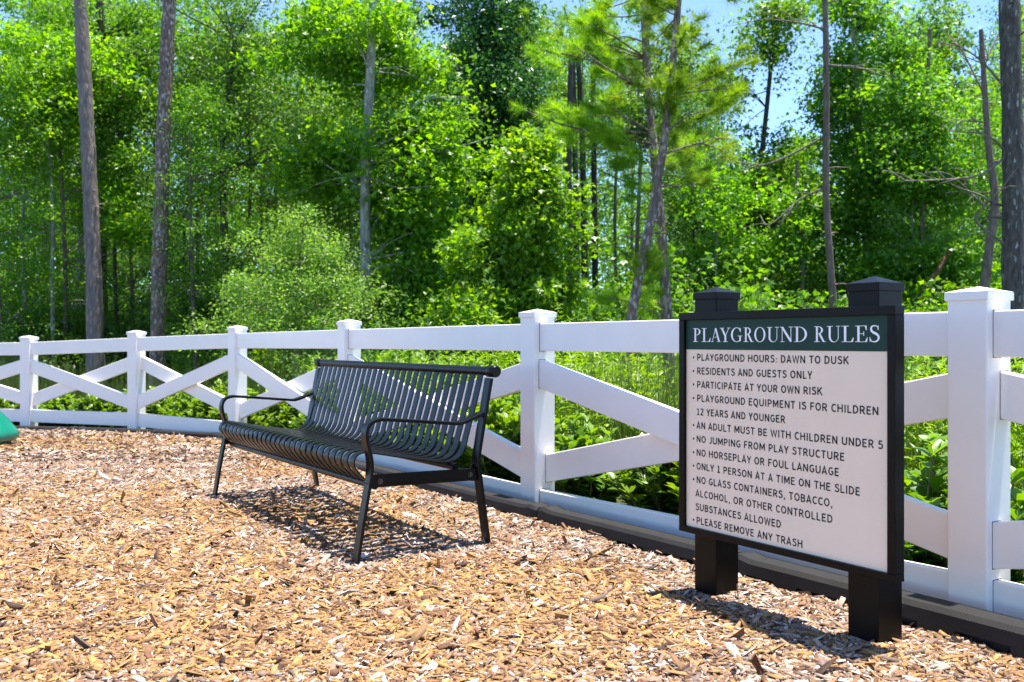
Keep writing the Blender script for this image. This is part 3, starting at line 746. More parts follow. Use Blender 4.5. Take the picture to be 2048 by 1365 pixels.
# ------------------------------------------------------------------ foliage builders
STAR = (np.array([(0, 0, 0), (.30, .50, .02), (.48, .20, .03), (1.0, 0, -.04), (.48, -.20, .03), (.30, -.50, .02)]), [(0, 2, 1), (0, 3, 2), (0, 4, 3), (0, 5, 4)])
OVAL = (np.array([(0, 0, 0), (.45, .26, .05), (1.0, 0, -.05), (.45, -.26, .05)]), [(0, 2, 1), (0, 3, 2)])
NEEDLE = (np.array([(0, .5, 0), (0, -.5, 0), (1, 0, 0)]), [(0, 1, 2)])
GLOSS = (np.array([(0, 0, 0), (.30, .20, .05), (.65, .24, .05), (1, 0, -.10), (.65, -.24, .05), (.30, -.20, .05), (.32, 0, .0), (.68, 0, -.01)]),
         [(0, 6, 1), (1, 6, 7, 2), (2, 7, 3), (0, 5, 6), (6, 5, 4, 7), (7, 4, 3)])
def leaves(r, cen, ax, nor, L, W, tmpl):
    tv, tf = tmpl; n = len(cen)
    ax = ax / (np.linalg.norm(ax, axis=1, keepdims=True) + 1e-9)
    sd_ = np.cross(nor, ax); sd_ /= np.linalg.norm(sd_, axis=1, keepdims=True) + 1e-9
    up = np.cross(ax, sd_)
    V = cen[:, None] + ax[:, None] * (tv[None, :, :1] * L[:, None, None]) + sd_[:, None] * (tv[None, :, 1:2] * W[:, None, None]) + up[:, None] * (tv[None, :, 2:3] * L[:, None, None])
    k = len(tv); b = (np.arange(n) * k)[:, None]
    t3 = [np.array(f)[None] + b for f in tf if len(f) == 3]; t4 = [np.array(f)[None] + b for f in tf if len(f) == 4]
    return V.reshape(-1, 3), (np.concatenate(t3) if t3 else np.zeros((0, 3), int)), (np.concatenate(t4) if t4 else np.zeros((0, 4), int)), k

def clump_leaves(r, centres, radii, per, leafL, tmpl, up=.75, flat=.6, wr=1.0, tint_c=None, spread=.16):
    n = len(centres) * per
    ci = np.repeat(np.arange(len(centres)), per)
    d = r.normal(size=(n, 3)); d /= np.linalg.norm(d, axis=1, keepdims=True)
    rr = r.random(n) ** .45
    sc = r.uniform(.7, 1.35, (len(centres), 3)); sc[:, 2] *= flat
    pos = centres[ci] + d * (rr * radii[ci])[:, None] * sc[ci]
    nor = r.normal(size=(n, 3)) * .75 + d * .35; nor[:, 2] += up
    nor /= np.linalg.norm(nor, axis=1, keepdims=True)
    ax = d * .8 + r.normal(size=(n, 3)) * .7; ax[:, 2] -= .35
    ax -= nor * (ax * nor).sum(1, keepdims=True)
    L = leafL * r.uniform(.45, 1.35, n)
    V, t3, t4, k = leaves(r, pos, ax, nor, L, L * wr, tmpl)
    tc = r.random(len(centres)) if tint_c is None else tint_c
    tint = np.clip(tc[ci] * .62 + .19 + r.normal(0, spread, n), 0, 1)
    return V, t3, t4, np.repeat(tint, k)

def tuft_needles(r, centres, dirs, per, L0, wdt):
    n = len(centres) * per; ci = np.repeat(np.arange(len(centres)), per)
    d = r.normal(size=(n, 3)); d /= np.linalg.norm(d, axis=1, keepdims=True)
    ax = d + dirs[ci] * .55; ax[:, 2] += .05; ax /= np.linalg.norm(ax, axis=1, keepdims=True)
    nor = r.normal(size=(n, 3)); L = L0 * r.uniform(.65, 1.1, n)
    pos = centres[ci] - dirs[ci] * (r.random(n) * .14)[:, None]
    V, t3, t4, k = leaves(r, pos, ax, nor, L, np.full(n, wdt), NEEDLE)
    tc = r.random(len(centres)); tint = np.clip(tc[ci] * .7 + .15 + r.normal(0, .15, n), 0, 1)
    return V, t3, t4, np.repeat(tint, k)

BOUGHS = []
def ellip(r, c, rad, n, surf=.55):
    """clump centres hung along boughs that reach out from several points of the mass, so its outline is ragged and gaps open"""
    c = np.array(c, float); rad = np.array(rad, float); out = []; nb = max(3, int(n / 5))
    for i in range(nb):
        d = r.normal(size=3); d[2] *= .75; d /= np.linalg.norm(d)
        st = r.normal(0, .42, 3); m_ = max(2, int(round(n / nb * r.uniform(.5, 1.5)))); reach = r.uniform(.35, 1.25)
        side = r.normal(size=3); side -= d * (side @ d)
        for t in np.linspace(.1, 1, m_):
            q = st + d * t * reach + side * .18 * t * r.uniform(-1.2, 1.2); q[2] -= .12 * t * t
            out.append(c + q * rad + r.normal(0, .09, 3))
        BOUGHS.append((c + st * .5 * rad, out[-1]))
    return np.array(out)

def limb(mb, a, b, r0, r1, sag=.2, n=5, sides=6):
    a = np.array(a, float); b = np.array(b, float); L = np.linalg.norm(b - a)
    off = np.array([random.uniform(-1, 1), random.uniform(-1, 1), random.uniform(-.2, 1)]) * L * sag
    pts = []; rad = []
    for t in np.linspace(0, 1, n):
        pts.append(a + (b - a) * t + off * math.sin(PI * t) + np.array([random.uniform(-1, 1) for _ in range(3)]) * L * .015); rad.append(r0 + (r1 - r0) * t)
    mb.tube(pts, rad, sides, cap=False)

def trunk_path(pix, Y, wpx, base_z=None):
    """pix = [(x, y) from the lowest visible point upwards]; returns points down to the ground, radii"""
    pts = [P(x, y, Y) for x, y in pix]
    gz = float(zground(pts[0][0], Y)) - .15
    d = pts[1] - pts[0]; p0 = pts[0] - d / d[2] * (pts[0][2] - gz) * .6; p0[2] = gz
    pts = [p0] + pts
    n = len(pts); w0, w1 = wpx
    rad = [(w0 * 1.18) / F * Y / 2] + list(np.linspace(w0, w1, n - 1) / F * Y / 2)
    # densify
    out = catmull(pts, 8); rr = np.interp(np.linspace(0, n - 1, len(out)), range(n), rad)
    return out, list(rr)

def tree(name, label, cat, pix, Y, wpx, bark, blobs=(), leaf='gum', leafL=.092, tmpl=STAR, per=44, group=None, limbs=.14, seed=1, extend=0.0, up=.75, flat=.6, crown_name='crown', crad=(.26, .54), needles=None, twigs=0, rootsY=None):
    r = np.random.default_rng(seed); random.seed(seed)
    path, rad = trunk_path(pix, Y, wpx)
    if extend:
        d = path[-1] - path[-9]; d = d / np.linalg.norm(d); n = 6
        for i in range(1, n + 1): path.append(path[-1] + (d + np.array([random.uniform(-.03, .03), random.uniform(-.03, .03), 0])) * extend / n); rad.append(rad[-1] * (.86 if i < n else .5))
    root = np.array([path[0][0], path[0][1], float(zground(path[0][0], path[0][1]))])
    t = thing(name, label, cat, root, 0, group)
    mb = MB(); mb.tube([p - root for p in path], [a * (1 + .10 * (random.random() - .5)) for a in rad], 14, jitter=.10)
    cs = []; BOUGHS.clear()
    for (px, py, dY, rx, ry, rz, n) in blobs:
        c = P(px, py, Y + dY); cs.append(ellip(r, c, (rx, ry, rz), int(n * (1.3 if needles else 2.1))))
    if cs:
        cen = np.concatenate(cs); pa = np.array(path)
        dirs = []
        for i, c in enumerate(cen):
            zt = c[2] - np.linalg.norm(c[:2] - pa[:, :2], axis=1).min() * .45 - .1
            j = int(np.argmin(np.abs(pa[:, 2] - zt))); a = pa[j]
            dv = c - a; dirs.append(dv / (np.linalg.norm(dv) + 1e-6))
        dirs = np.array(dirs)
        for (q, c) in BOUGHS:
            if r.random() > max(.45, limbs): continue
            zt = q[2] - np.linalg.norm(q[:2] - pa[:, :2], axis=1).min() * .35 - .1
            j = int(np.argmin(np.abs(pa[:, 2] - zt))); a = pa[j]; L_ = np.linalg.norm(c - a)
            rl = min(rad[j] * .4, .006 + .007 * L_); m2 = a + (c - a) * .5 + np.array([0, 0, r.uniform(-.05, .12) * L_])
            cc = catmull([a - root, m2 - root + r.normal(0, .04 * L_, 3), c - root], 4); mb.tube(cc, list(np.linspace(rl, .004, len(cc))), 6, cap=False)
    if bark in ('pine', 'smoothpine', 'lichen', 'birch', 'brown') and wpx[0] > 10:
        for _ in range(9):
            j = random.randrange(10, len(path) - 2); an = random.uniform(0, 6.28); ln = random.uniform(.08, .35)
            e_ = path[j] + np.array([math.cos(an) * (rad[j] + ln), math.sin(an) * (rad[j] + ln), random.uniform(-.1, .12)]); limb(mb, path[j] - root, e_ - root, min(.022, rad[j] * .3), .005, .15, 4, 5)
    link('trunk', mb.mesh('trunk'), BM[bark], t)
    if cs:
        if needles:
            dirs[:, 2] = np.abs(dirs[:, 2]) * .5 + .15; dirs /= np.linalg.norm(dirs, axis=1, keepdims=True)
            V, t3, t4, tint = tuft_needles(r, cen, dirs, needles[0], needles[1], needles[2])
        else:
            radii = r.uniform(crad[0], crad[1], len(cen))
            V, t3, t4, tint = clump_leaves(r, cen, radii, per, leafL, tmpl, up, flat, 1.0 if tmpl is STAR else .9)
        link(crown_name, mesh_np(crown_name, V - root[None], [t3, t4], False, {'tint': tint}), LM[leaf], t)
    return t

def bare_branches(t, bark, segs, Y, w0=.014, seed=3, name='dead_branch'):
    """bleached leafless branches, each polyline given in photo pixels"""
    random.seed(seed); root = np.array(t.location)
    for px, dY in segs:
        mb = MB(); pts = [P(x, y, Y + dY * i / max(1, len(px) - 1)) - root for i, (x, y) in enumerate(px)]
        c = catmull(pts, 5); mb.tube(c, list(np.linspace(w0, w0 * .35, len(c))), 7, jitter=.2)
        for _ in range(5):
            k = random.randrange(2, len(c) - 1); d = c[k] - c[k - 1]; d = d / np.linalg.norm(d) * random.uniform(.2, .55)
            e_ = c[k] + d + np.array([random.uniform(-.2, .2), random.uniform(-.2, .2), random.uniform(-.25, .2)]); limb(mb, c[k], e_, w0 * .4, w0 * .15, .2, 5, 5)
        link(name, mb.mesh(name), BM[bark], t)

# ------------------------------------------------------------------ the nearer, individual trees
tree('pine_tree', 'tall grey-brown pine trunk leaning left, leftmost of the bare pine trunks', 'tree', [(190, 680), (185, 480), (172, 220), (160, -10)], 18, (34, 25), 'smoothpine', extend=4,
     blobs=[(150, -520, 0, 1.6, 1.6, 1.0, 40)], leaf='pine', needles=(60, .25, .008), seed=1)
tree('pine_tree', 'flaky orange-barked pine trunk behind the third fence post from the left', 'tree', [(316, 668), (322, 420), (330, 200), (339, -10)], 17, (31, 25), 'pine', extend=4,
     blobs=[(345, -560, 0, 1.6, 1.6, 1.0, 40)], leaf='pine', needles=(60, .25, .008), seed=2)
tree('dark_tree', 'dark trunk standing close behind the leftmost pine, with high green leaves', 'tree', [(203, 690), (202, 480), (204, 260), (200, -10)], 21.5, (26, 16), 'dark',
     blobs=[(110, 90, 0, 1.5, 1.2, 1.1, 55), (260, 60, 0, 1.2, 1.2, 1.0, 50), (90, 300, .5, 1.0, 1.0, .8, 34), (220, 420, 1, .7, .7, .9, 30)], leaf='gum2', seed=3, extend=3)
tree('slender_tree', 'slim pale crooked sapling trunk nearest the left edge', 'tree', [(107, 700), (104, 560), (106, 430), (98, 300)], 19, (9, 5), 'birch',
     blobs=[(60, 250, 0, .9, .8, 1.0, 44), (110, 180, .3, .8, .8, .8, 34)], leaf='gum', seed=4)
tree('slender_tree', 'slim grey sapling trunk just left of the leftmost pine', 'tree', [(133, 700), (130, 540), (126, 420), (118, 260), (112, 120)], 19.5, (10, 5), 'brown',
     blobs=[(150, 130, 0, .8, .8, 1.0, 40), (40, 110, .3, .9, .8, .9, 40), (240, 360, .2, .55, .6, .7, 26), (255, 470, 0, .5, .5, .6, 20)], leaf='gum', seed=5)
tree('oak_tree', 'spreading grey-green oak filling the wood between the pines and the pale trunk', 'tree', [(455, 690), (450, 500), (445, 300), (470, 80)], 18.5, (18, 10), 'dark',
     blobs=[(500, 150, 0, 1.5, 1.2, 1.3, 95), (590, 290, 0, 1.1, 1.0, 1.0, 60), (430, 330, .4, 1.0, .9, 1.0, 50), (450, -60, 0, 1.6, 1.2, 1.0, 60), (430, 560, .3, .9, .8, .9, 50)], leaf='oak', leafL=.075, tmpl=OVAL, per=52, seed=6)
tree('willow_tree', 'pale fine-leaved bushy small tree behind the fence left of the grey trunk', 'tree', [(590, 690), (588, 600), (600, 520), (610, 430)], 14, (8, 4), 'brown',
     blobs=[(615, 440, 0, .28, .4, .30, 12), (570, 500, -.1, .40, .5, .22, 16), (655, 500, .2, .40, .5, .24, 16), (500, 575, 0, .36, .5, .14, 12), (590, 580, -.2, .50, .5, .30, 26), (690, 585, .2, .40, .5, .30, 20), (520, 650, -.1, .62, .6, .22, 22), (640, 655, -.2, .55, .6, .3, 26), (545, 605, .1, .5, .5, .16, 14)], leaf='soft', leafL=.05, tmpl=OVAL, per=66, crad=(.16, .36), seed=7)
tree('sweetgum_tree', 'bright yellow-green sweetgum with pale mottled grey trunk behind the bench', 'tree', [(738, 720), (733, 560), (730, 400), (738, 200), (748, -10)], 15.5, (24, 17), 'birch',
     blobs=[(840, 330, .5, .95, .8, .75, 70), (800, 430, .7, .55, .6, .6, 34), (860, 260, .5, .75, .7, .6, 44), (830, 480, .5, .70, .6, .55, 50), (690, 130, .8, .9, .7, .7, 46), (635, 80, .8, .9, .7, .6, 44), (650, 330, .9, .65, .6, .9, 48), (810, 590, .6, .85, .6, .55, 60), (885, 640, -.3, .65, .5, .40, 40), (640, 600, .8, .65, .6, .5, 40), (830, 120, .7, .45, .5, .5, 18), (712, 240, -.4, .22, .2, .25, 5), (760, 40, -.4, .3, .3, .2, 6)], leaf='gum', leafL=.098, per=42, limbs=.12, seed=8, extend=3, flat=.45)
tree('magnolia_tree', 'tall dark green evergreen towering in the middle of the wood', 'tree', [(985, 690), (985, 450), (985, 200), (985, -40)], 19.5, (18, 10), 'dark',
     blobs=[(990, 60, 0, 1.05, 1.0, 1.0, 100), (1000, 220, 0, 1.15, 1.1, 1.0, 110), (985, 380, 0, 1.0, 1.0, .9, 90), (960, 520, 0, 1.0, 1.0, .8, 80), (970, 640, 0, 1.0, 1.0, .6, 60), (980, -100, 0, .9, .9, 1.0, 60)], leaf='dark', leafL=.10, tmpl=OVAL, per=56, seed=9)
tree('sweetgum_tree', 'young cone-shaped bright green sweetgum in front of the dark evergreen', 'tree', [(1050, 700), (1052, 560), (1058, 420), (1064, 290)], 14.5, (9, 3), 'brown',
     blobs=[(1062, 300, 0, .24, .26, .36, 22), (1060, 350, 0, .36, .36, .36, 26), (1058, 400, 0, .46, .45, .40, 34), (1054, 460, 0, .56, .55, .42, 44), (1050, 520, 0, .64, .6, .42, 52), (1045, 590, 0, .78, .75, .45, 70), (960, 510, -.2, .38, .4, .28, 22), (1030, 660, -.2, .85, .8, .35, 60), (1105, 600, .2, .4, .4, .3, 20)], leaf='gum', leafL=.088, per=44, seed=10, limbs=.15, crad=(.18, .34))
# pair of crossing pines
tree('pine_tree', 'slender pine leaning right, crossing in front of its twin beside the sign', 'tree', [(1250, 860), (1263, 640), (1290, 500), (1312, 385), (1336, 220), (1358, -10)], 11.2, (22, 13), 'pine', extend=1.5,
     blobs=[(1400, 60, 0, .50, .5, .22, 20), (1420, 150, .1, .62, .6, .16, 24), (1440, 215, -.1, .50, .5, .14, 16), (1440, 272, .2, .42, .5, .10, 12), (1340, 10, .1, .45, .4, .3, 16), (1385, 330, 0, .25, .3, .1, 6), (1330, 130, -.3, .4, .4, .2, 12), (1290, 560, 0, .14, .2, .3, 9), (1360, -80, 0, .8, .8, .4, 24)], leaf='pine', needles=(150, .16, .006), limbs=.9, seed=11)
tw = tree('pine_tree', 'slender pine leaning left, crossing behind its twin beside the sign', 'tree', [(1342, 830), (1334, 640), (1320, 430), (1299, 210), (1286, -10)], 12.2, (25, 13), 'pine', extend=1.5,
     blobs=[(1200, 60, 0, .60, .6, .2, 24), (1185, 140, .2, .62, .6, .18, 26), (1215, 215, -.1, .60, .6, .16, 24), (1190, 265, .1, .55, .5, .14, 20), (1240, 320, 0, .40, .5, .14, 14), (1270, 10, .1, .5, .5, .3, 20), (1290, 560, 0, .20, .3, .35, 16), (1200, 590, .2, .2, .2, .12, 6), (1260, 385, 0, .2, .2, .14, 7), (1380, 300, .3, .35, .4, .12, 10), (1290, -80, 0, .8, .8, .4, 24)], leaf='pine', needles=(150, .17, .006), limbs=.9, seed=12)
r_ = np.random.default_rng(92); c_ = P(1272, 160, 12.0)[None] + r_.normal(0, .045, (5, 3)); d_ = r_.normal(size=(5, 3)); d_ /= np.linalg.norm(d_, axis=1, keepdims=True)
V, t3, t4, tint = tuft_needles(r_, c_, d_, 60, .11, .007)
link('dead_tuft', mesh_np('dead_tuft', V - np.array(tw.location)[None], [t3], False, {'tint': tint}), LM['brownleaf'], tw)
for k, (x, lab) in enumerate([(1140, 'thin dark distant pine trunk, leftmost of four behind the young sweetgum'), (1153, 'dark distant pine trunk, second of four right of the young sweetgum'), (1168, 'dark distant pine trunk, third of four right of the young sweetgum'), (1190, 'dark distant pine trunk, rightmost of the four, nearest the crossing pines')]):
    tree('pine_tree', lab, 'tree', [(x + 4 * (k == 2), 690), (x, 480), (x - 2, 330), (x + [2, -8, -12, -4][k], 100)], 18.5 + .5 * k, (13, 10), 'dark',
         blobs=[(x + [-20, 10, 0, 40][k], 20 + 50 * k, 0, .8, .8, .7, 22)], leaf='pine', needles=(70, .22, .010), seed=20 + k)
dt = tree('dead_tree', 'thin bare brown dead trunk rising behind the right half of the sign', 'tree', [(1668, 640), (1660, 520), (1652, 380), (1653, 200), (1650, -10)], 14, (15, 11), 'brown', seed=13, extend=1)
bare_branches(dt, 'dead', [([(1652, 60), (1600, 46), (1530, 38)], .3), ([(1652, 375), (1600, 400), (1540, 450), (1520, 430)], .5), ([(1651, 130), (1700, 135), (1740, 140)], -.4), ([(1655, 270), (1560, 320), (1500, 335)], .3)], 14, .02)
tree('vine_covered_tree', 'tall trunk wrapped in dark green vines behind the right sign post', 'tree', [(1745, 640), (1726, 400), (1714, 200), (1706, -10)], 18, (16, 12), 'birch',
     blobs=[(1710, 40, 0, .5, .5, .8, 44), (1690, 180, 0, .55, .6, .7, 56), (1720, 300, 0, .55, .6, .6, 50), (1700, 420, 0, .65, .6, .7, 60), (1690, 560, 0, .8, .7, .7, 60)], leaf='gum2', leafL=.085, seed=14, extend=2)
tree('maple_tree', 'leafy green tree between the vine-wrapped trunk and the big dark trunk', 'tree', [(1850, 690), (1845, 480), (1850, 300), (1860, 60)], 17, (11, 6), 'brown',
     blobs=[(1850, 240, 0, .8, .7, .7, 62), (1880, 370, 0, .8, .7, .55, 56), (1810, 320, 0, .6, .6, .5, 34), (1840, 510, 0, .9, .8, .6, 64), (1820, 110, .3, .5, .5, .6, 24), (1930, 560, -.3, .7, .6, .5, 38)], leaf='gum2', leafL=.085, seed=15, flat=.45)
tree('maple_tree', 'green leafy tree with sparse top directly behind the left sign post', 'tree', [(1500, 690), (1505, 480), (1530, 250), (1556, -10)], 20, (12, 8), 'dark',
     blobs=[(1510, 345, 0, .75, .9, .6, 44), (1450, 420, 0, .8, .8, .6, 44), (1465, 180, 0, .5, .6, .5, 22), (1580, 430, 0, .9, .9, .6, 50), (1540, 560, 0, 1.3, 1.0, .7, 70), (1535, 110, 0, .55, .5, .7, 26), (1550, 10, 0, .7, .6, .5, 26), (1590, 300, .3, .5, .5, .4, 16), (1400, 560, 0, .9, .8, .7, 46)], leaf='gum2', leafL=.085, seed=16, extend=2)
big = tree('oak_tree', 'big dark lichen-spotted trunk at the right edge of the picture', 'tree', [(2030, 745), (2026, 520), (2026, 300), (2018, -10)], 12, (44, 39), 'lichen', seed=17, extend=2)
bare_branches(big, 'dead', [([(2010, 300), (1970, 270), (1900, 262)], -.3), ([(2010, 175), (1960, 120), (1915, 90)], -.3), ([(2012, 490), (1950, 440), (1975, 400), (1905, 370), (1870, 335)], -.6), ([(2015, 310), (1960, 350), (1880, 360), (1800, 362)], -.6), ([(2020, 525), (2048, 530), (2090, 528)], -.2)], 12, .018, 5)
ct = tree('dead_tree', 'crooked brown dead tree with broken top just left of the big dark trunk', 'tree', [(1962, 640), (1978, 500), (1990, 400), (1978, 300), (1970, 190), (1962, 60)], 14.5, (20, 9), 'brown', seed=18)
bare_branches(ct, 'dead', [([(1975, 245), (1925, 242), (1920, 243)], -.2), ([(1985, 420), (1955, 400), (1900, 350), (1850, 345)], -.4), ([(1968, 190), (1920, 95), (1900, 90)], .3), ([(1972, 120), (2000, 60), (2010, 20)], .2)], 14.5, .016, 6)
SLIM = [(452, 19.5, 9, 'dark', 'slim dark trunk inside the grey-green oak, left of centre'), (505, 21, 8, 'dark', 'slim dark trunk between the grey-green oak and the pale fine-leaved tree'), (392, 22, 9, 'dark', 'slim dark trunk just right of the flaky orange-barked pine'), (236, 20, 8, 'dark', 'thin leaning dark trunk just right of the leftmost pine pair'),
        (776, 24, 13, 'pine', 'reddish pine trunk rising behind the pale-trunked sweetgum'), (1275, 19, 9, 'brown', 'slim trunk seen just left of the crossing pines at mid height'), (1238, 24, 8, 'brown', 'thin leaning trunk between the dark pine group and crossing pines'), (1432, 18, 8, 'birch', 'slim pale trunk just left of the left sign post'), (1478, 22, 10, 'pine', 'reddish trunk above the left sign post'),
        (1604, 17.5, 9, 'brown', 'slim brown trunk between the sign posts, left of the bare dead trunk'), (1582, 23, 8, 'birch', 'thin pale trunk between the sign posts'), (1800, 19, 10, 'brown', 'slim trunk between the sign and the near white post'), (1772, 23, 9, 'birch', 'thin pale trunk just right of the vine-wrapped trunk'), (1900, 21, 9, 'brown', 'slim trunk above the near white fence post')]
for k, (x, Yd, wp, bk, lab) in enumerate(SLIM):
    random.seed(200 + k); j = lambda a: random.uniform(-a, a)
    tree('slender_tree', lab, 'tree', [(x, 690), (x + j(8), 500), (x + j(12), 320)] + ([(x + j(18), 150)] if not 1400 < x < 1660 else []), Yd, (wp, wp * .6), bk,
         blobs=[(x + j(40), (190 if not 1400 < x < 1660 else 430) + j(60), j(.4), .7, .7, .6, 24), (x + j(60), (90 if not 1400 < x < 1660 else 520) + j(60), j(.4), .7, .7, .6, 22)], leaf=['gum2', 'gum', 'oak'][k % 3], seed=300 + k)
lg = thing('leaning_log', 'broken orange-brown log leaning to the right between the sign and the right fence post', 'log', P(1800, 690, 16))
mb = MB(); rt = np.array(lg.location); pth = catmull([P(1800, 690, 16), P(1838, 600, 16), P(1868, 555, 16), P(1900, 500, 16.1)], 5)
mb.tube([p - rt for p in pth], list(np.linspace(.055, .035, len(pth))), 10, jitter=.15); link('trunk', mb.mesh('trunk'), BM['log'], lg)

# ------------------------------------------------------------------ the wood behind: prototypes copied as individuals
def proto_tree(name, label, cat, H, rad, nclump, leaf, leafL, tmpl, per, bark, seed, group, lo=.12, trw=.11):
    r = np.random.default_rng(seed); random.seed(seed)
    t = thing(name, label, cat, (0, 0, 0), 0, group)
    path = [np.array([0, 0, -.3])]; x = y = 0
    for i in range(1, 9):
        x += random.uniform(-.12, .12); y += random.uniform(-.12, .12); path.append(np.array([x, y, H * .95 * i / 8]))
    mb = MB(); rd = list(np.linspace(trw, .02, 9)); mb.tube(catmull(path, 3), list(np.interp(np.linspace(0, 8, 25), range(9), rd)), 9, jitter=.1)
    hh = lo + (1 - lo) * r.random(nclump) ** .85
    env = rad * (np.sin(PI * np.clip((hh - lo * .5) / (1.06 - lo * .5), 0, 1)) ** .6) * (1 - .35 * hh)
    # a few strong limb directions make gaps between boughs
    az = r.choice(np.linspace(0, 2 * PI, 9, endpoint=False), nclump) + np.floor(hh * 9) * 1.1 + r.normal(0, .30, nclump)
    q = env * (.30 + .75 * r.random(nclump) ** .7)
    cen = np.stack([np.cos(az) * q, np.sin(az) * q, hh * H], 1)
    pa = np.array(path)
    for c in cen[: nclump // 7]:
        j = int(np.argmin(np.abs(pa[:, 2] - (c[2] - .5 * np.hypot(c[0], c[1]))))); limb(mb, pa[j], c, .028, .006)
    link('trunk', mb.mesh('trunk'), BM[bark], t)
    V, t3, t4, tint = clump_leaves(r, cen, r.uniform(.38, .80, nclump), per, leafL, tmpl, .75, .5, 1.0 if tmpl is STAR else .9)
    link('crown', mesh_np('crown', V, [t3, t4], False, {'tint': tint}), LM[leaf], t)
    return t
G_T = 'leafy trees filling the wood behind'
protos = [
    proto_tree('woodland_tree', 'green leafy tree deep in the wood, behind the nearer trunks', 'tree', 13, 2.4, 300, 'gum2', .10, STAR, 46, 'brown', 31, G_T),
    proto_tree('woodland_tree', 'light yellow-green tree deep in the wood, behind the nearer trunks', 'tree', 11, 2.0, 270, 'gum', .10, STAR, 46, 'birch', 32, G_T),
    proto_tree('woodland_tree', 'dark green dense tree deep in the wood, behind the nearer trunks', 'tree', 13, 2.2, 310, 'dark', .11, OVAL, 54, 'dark', 33, G_T),
    proto_tree('woodland_tree', 'grey-green oak deep in the wood, behind the nearer trunks', 'tree', 12, 2.5, 300, 'oak', .095, OVAL, 58, 'dark', 34, G_T),
]
used = [False] * 4
def place(k, x, Y, s, rz, sz=None):
    o = protos[k] if not used[k] else copy_tree(protos[k]); used[k] = True
    o.location = (x, Y, float(zground(x, Y)) - .05); o.rotation_euler = (0, 0, rz); o.scale = (s, s, sz or s)
rt_ = np.random.default_rng(5)
# (photo column, depth, prototype, height scale)
spots = []
for Yd, step, jit in ((23.5, 3.5, 1.1), (28, 3.5, 1.2), (34, 3.7, 1.4), (41, 3.9, 1.6), (50, 4.2, 1.8)):
    xs = np.arange(-.60 * Yd, .60 * Yd, step)
    for x in xs:
        spots.append((x + rt_.normal(0, jit * .6), Yd + rt_.normal(0, jit)))
for Yd, us in ((20.5, (-60, 50, 262, 400, 560, 680, 900, 1400, 1620, 1790, 1930, 2090)), (17.8, (-40, 420, 640, 1420, 1800, 1960))):
    for u in us: spots.append(((u + rt_.normal(0, 18) - 1024) / F * Yd, Yd + rt_.normal(0, .4)))
for x, Yd in spots:
    u = x / Yd * F + 1024
    k = int(rt_.choice(4, p=[.40, .22, .16, .22] if u < 1150 else [.52, .25, .08, .15]))
    if 1090 < u < 1240 and Yd < 30: continue
    # the wood is lower towards the right, where the sky shows
    top = np.interp(u, [-200, 300, 700, 900, 1050, 1380, 1440, 1660, 1710, 1800, 2250], [-120, -90, 0, 60, 90, 150, 310, 320, 170, 130, 20]) + rt_.normal(0, 75) * (1 if not 1400 < u < 1680 else .3)
    Hm = (682 - top) / F * Yd + 1.2
    if Yd < 22: Hm *= rt_.uniform(.55, .85)
    s = Hm / [13, 11, 13, 12][k]
    place(k, x, Yd, float(np.clip(s, .45, 1.25)), rt_.uniform(0, 2 * PI))

# the far side of the wood, one mass of foliage
def distant_wood():
    r = np.random.default_rng(81); n = 2600
    y = r.uniform(58, 78, n); x = r.uniform(-.66, .66, n) * y; hmax = 6.5 + 7 * vnoise(x * .16 + 11, y * .05) + 2.5 * vnoise(x * .5, y * .2)
    c = np.stack([x, y, hmax * r.random(n) ** .8 - .3], 1)
    V, t3, t4, tint = clump_leaves(r, c, r.uniform(.9, 1.7, n), 34, .42, OVAL, .6, .7, .9, np.clip(.35 + .5 * vnoise(x * .12 + 4, y * .1) + r.normal(0, .15, n), 0, 1))
    return mesh_np('distant_wood', V, [t3], False, {'tint': tint})
tag(link('distant_wood', distant_wood(), LM['gum2']), 'far-off green wood seen between the trunks', 'wood', kind='stuff')

# understory bushes at the edge of the wood
def bush_proto(name, label, leaf, leafL, tmpl, n, per, w, hgt, seed, group):
    r = np.random.default_rng(seed); random.seed(seed)
    t = thing(name, label, 'bush', (0, 0, 0), 0, group)
    cen = ellip(r, (0, 0, hgt * .5), (w, w * .8, hgt * .5), n); n = len(cen); cen[:, 2] = np.abs(cen[:, 2])
    mb = MB()
    for c in cen[: n // 3]: limb(mb, (c[0] * .15, c[1] * .15, -.1), c, .015, .004, .1, 5, 5)
    link('stem', mb.mesh('stem'), BM['brown'], t)
    V, t3, t4, tint = clump_leaves(r, cen, r.uniform(.16, .34, len(cen)), per, leafL, tmpl, .8, .6, 1.0 if tmpl is STAR else .85)
    link('foliage', mesh_np('foliage', V, [t3, t4], False, {'tint': tint}), LM[leaf], t)
    return t
G_B = 'bushes along the edge of the wood'
bp = [bush_proto('understory_bush', 'green bush in the undergrowth at the foot of the trees', 'gum2', .085, STAR, 120, 34, 1.1, 2.0, 41, G_B),
      bush_proto('understory_bush', 'dark green bush in the undergrowth at the foot of the trees', 'oak', .07, OVAL, 130, 42, 1.2, 1.8, 42, G_B),
      bush_proto('understory_bush', 'bright green bush in the undergrowth at the foot of the trees', 'gum', .085, STAR, 120, 34, 1.0, 1.6, 43, G_B)]
ub = [False] * 3
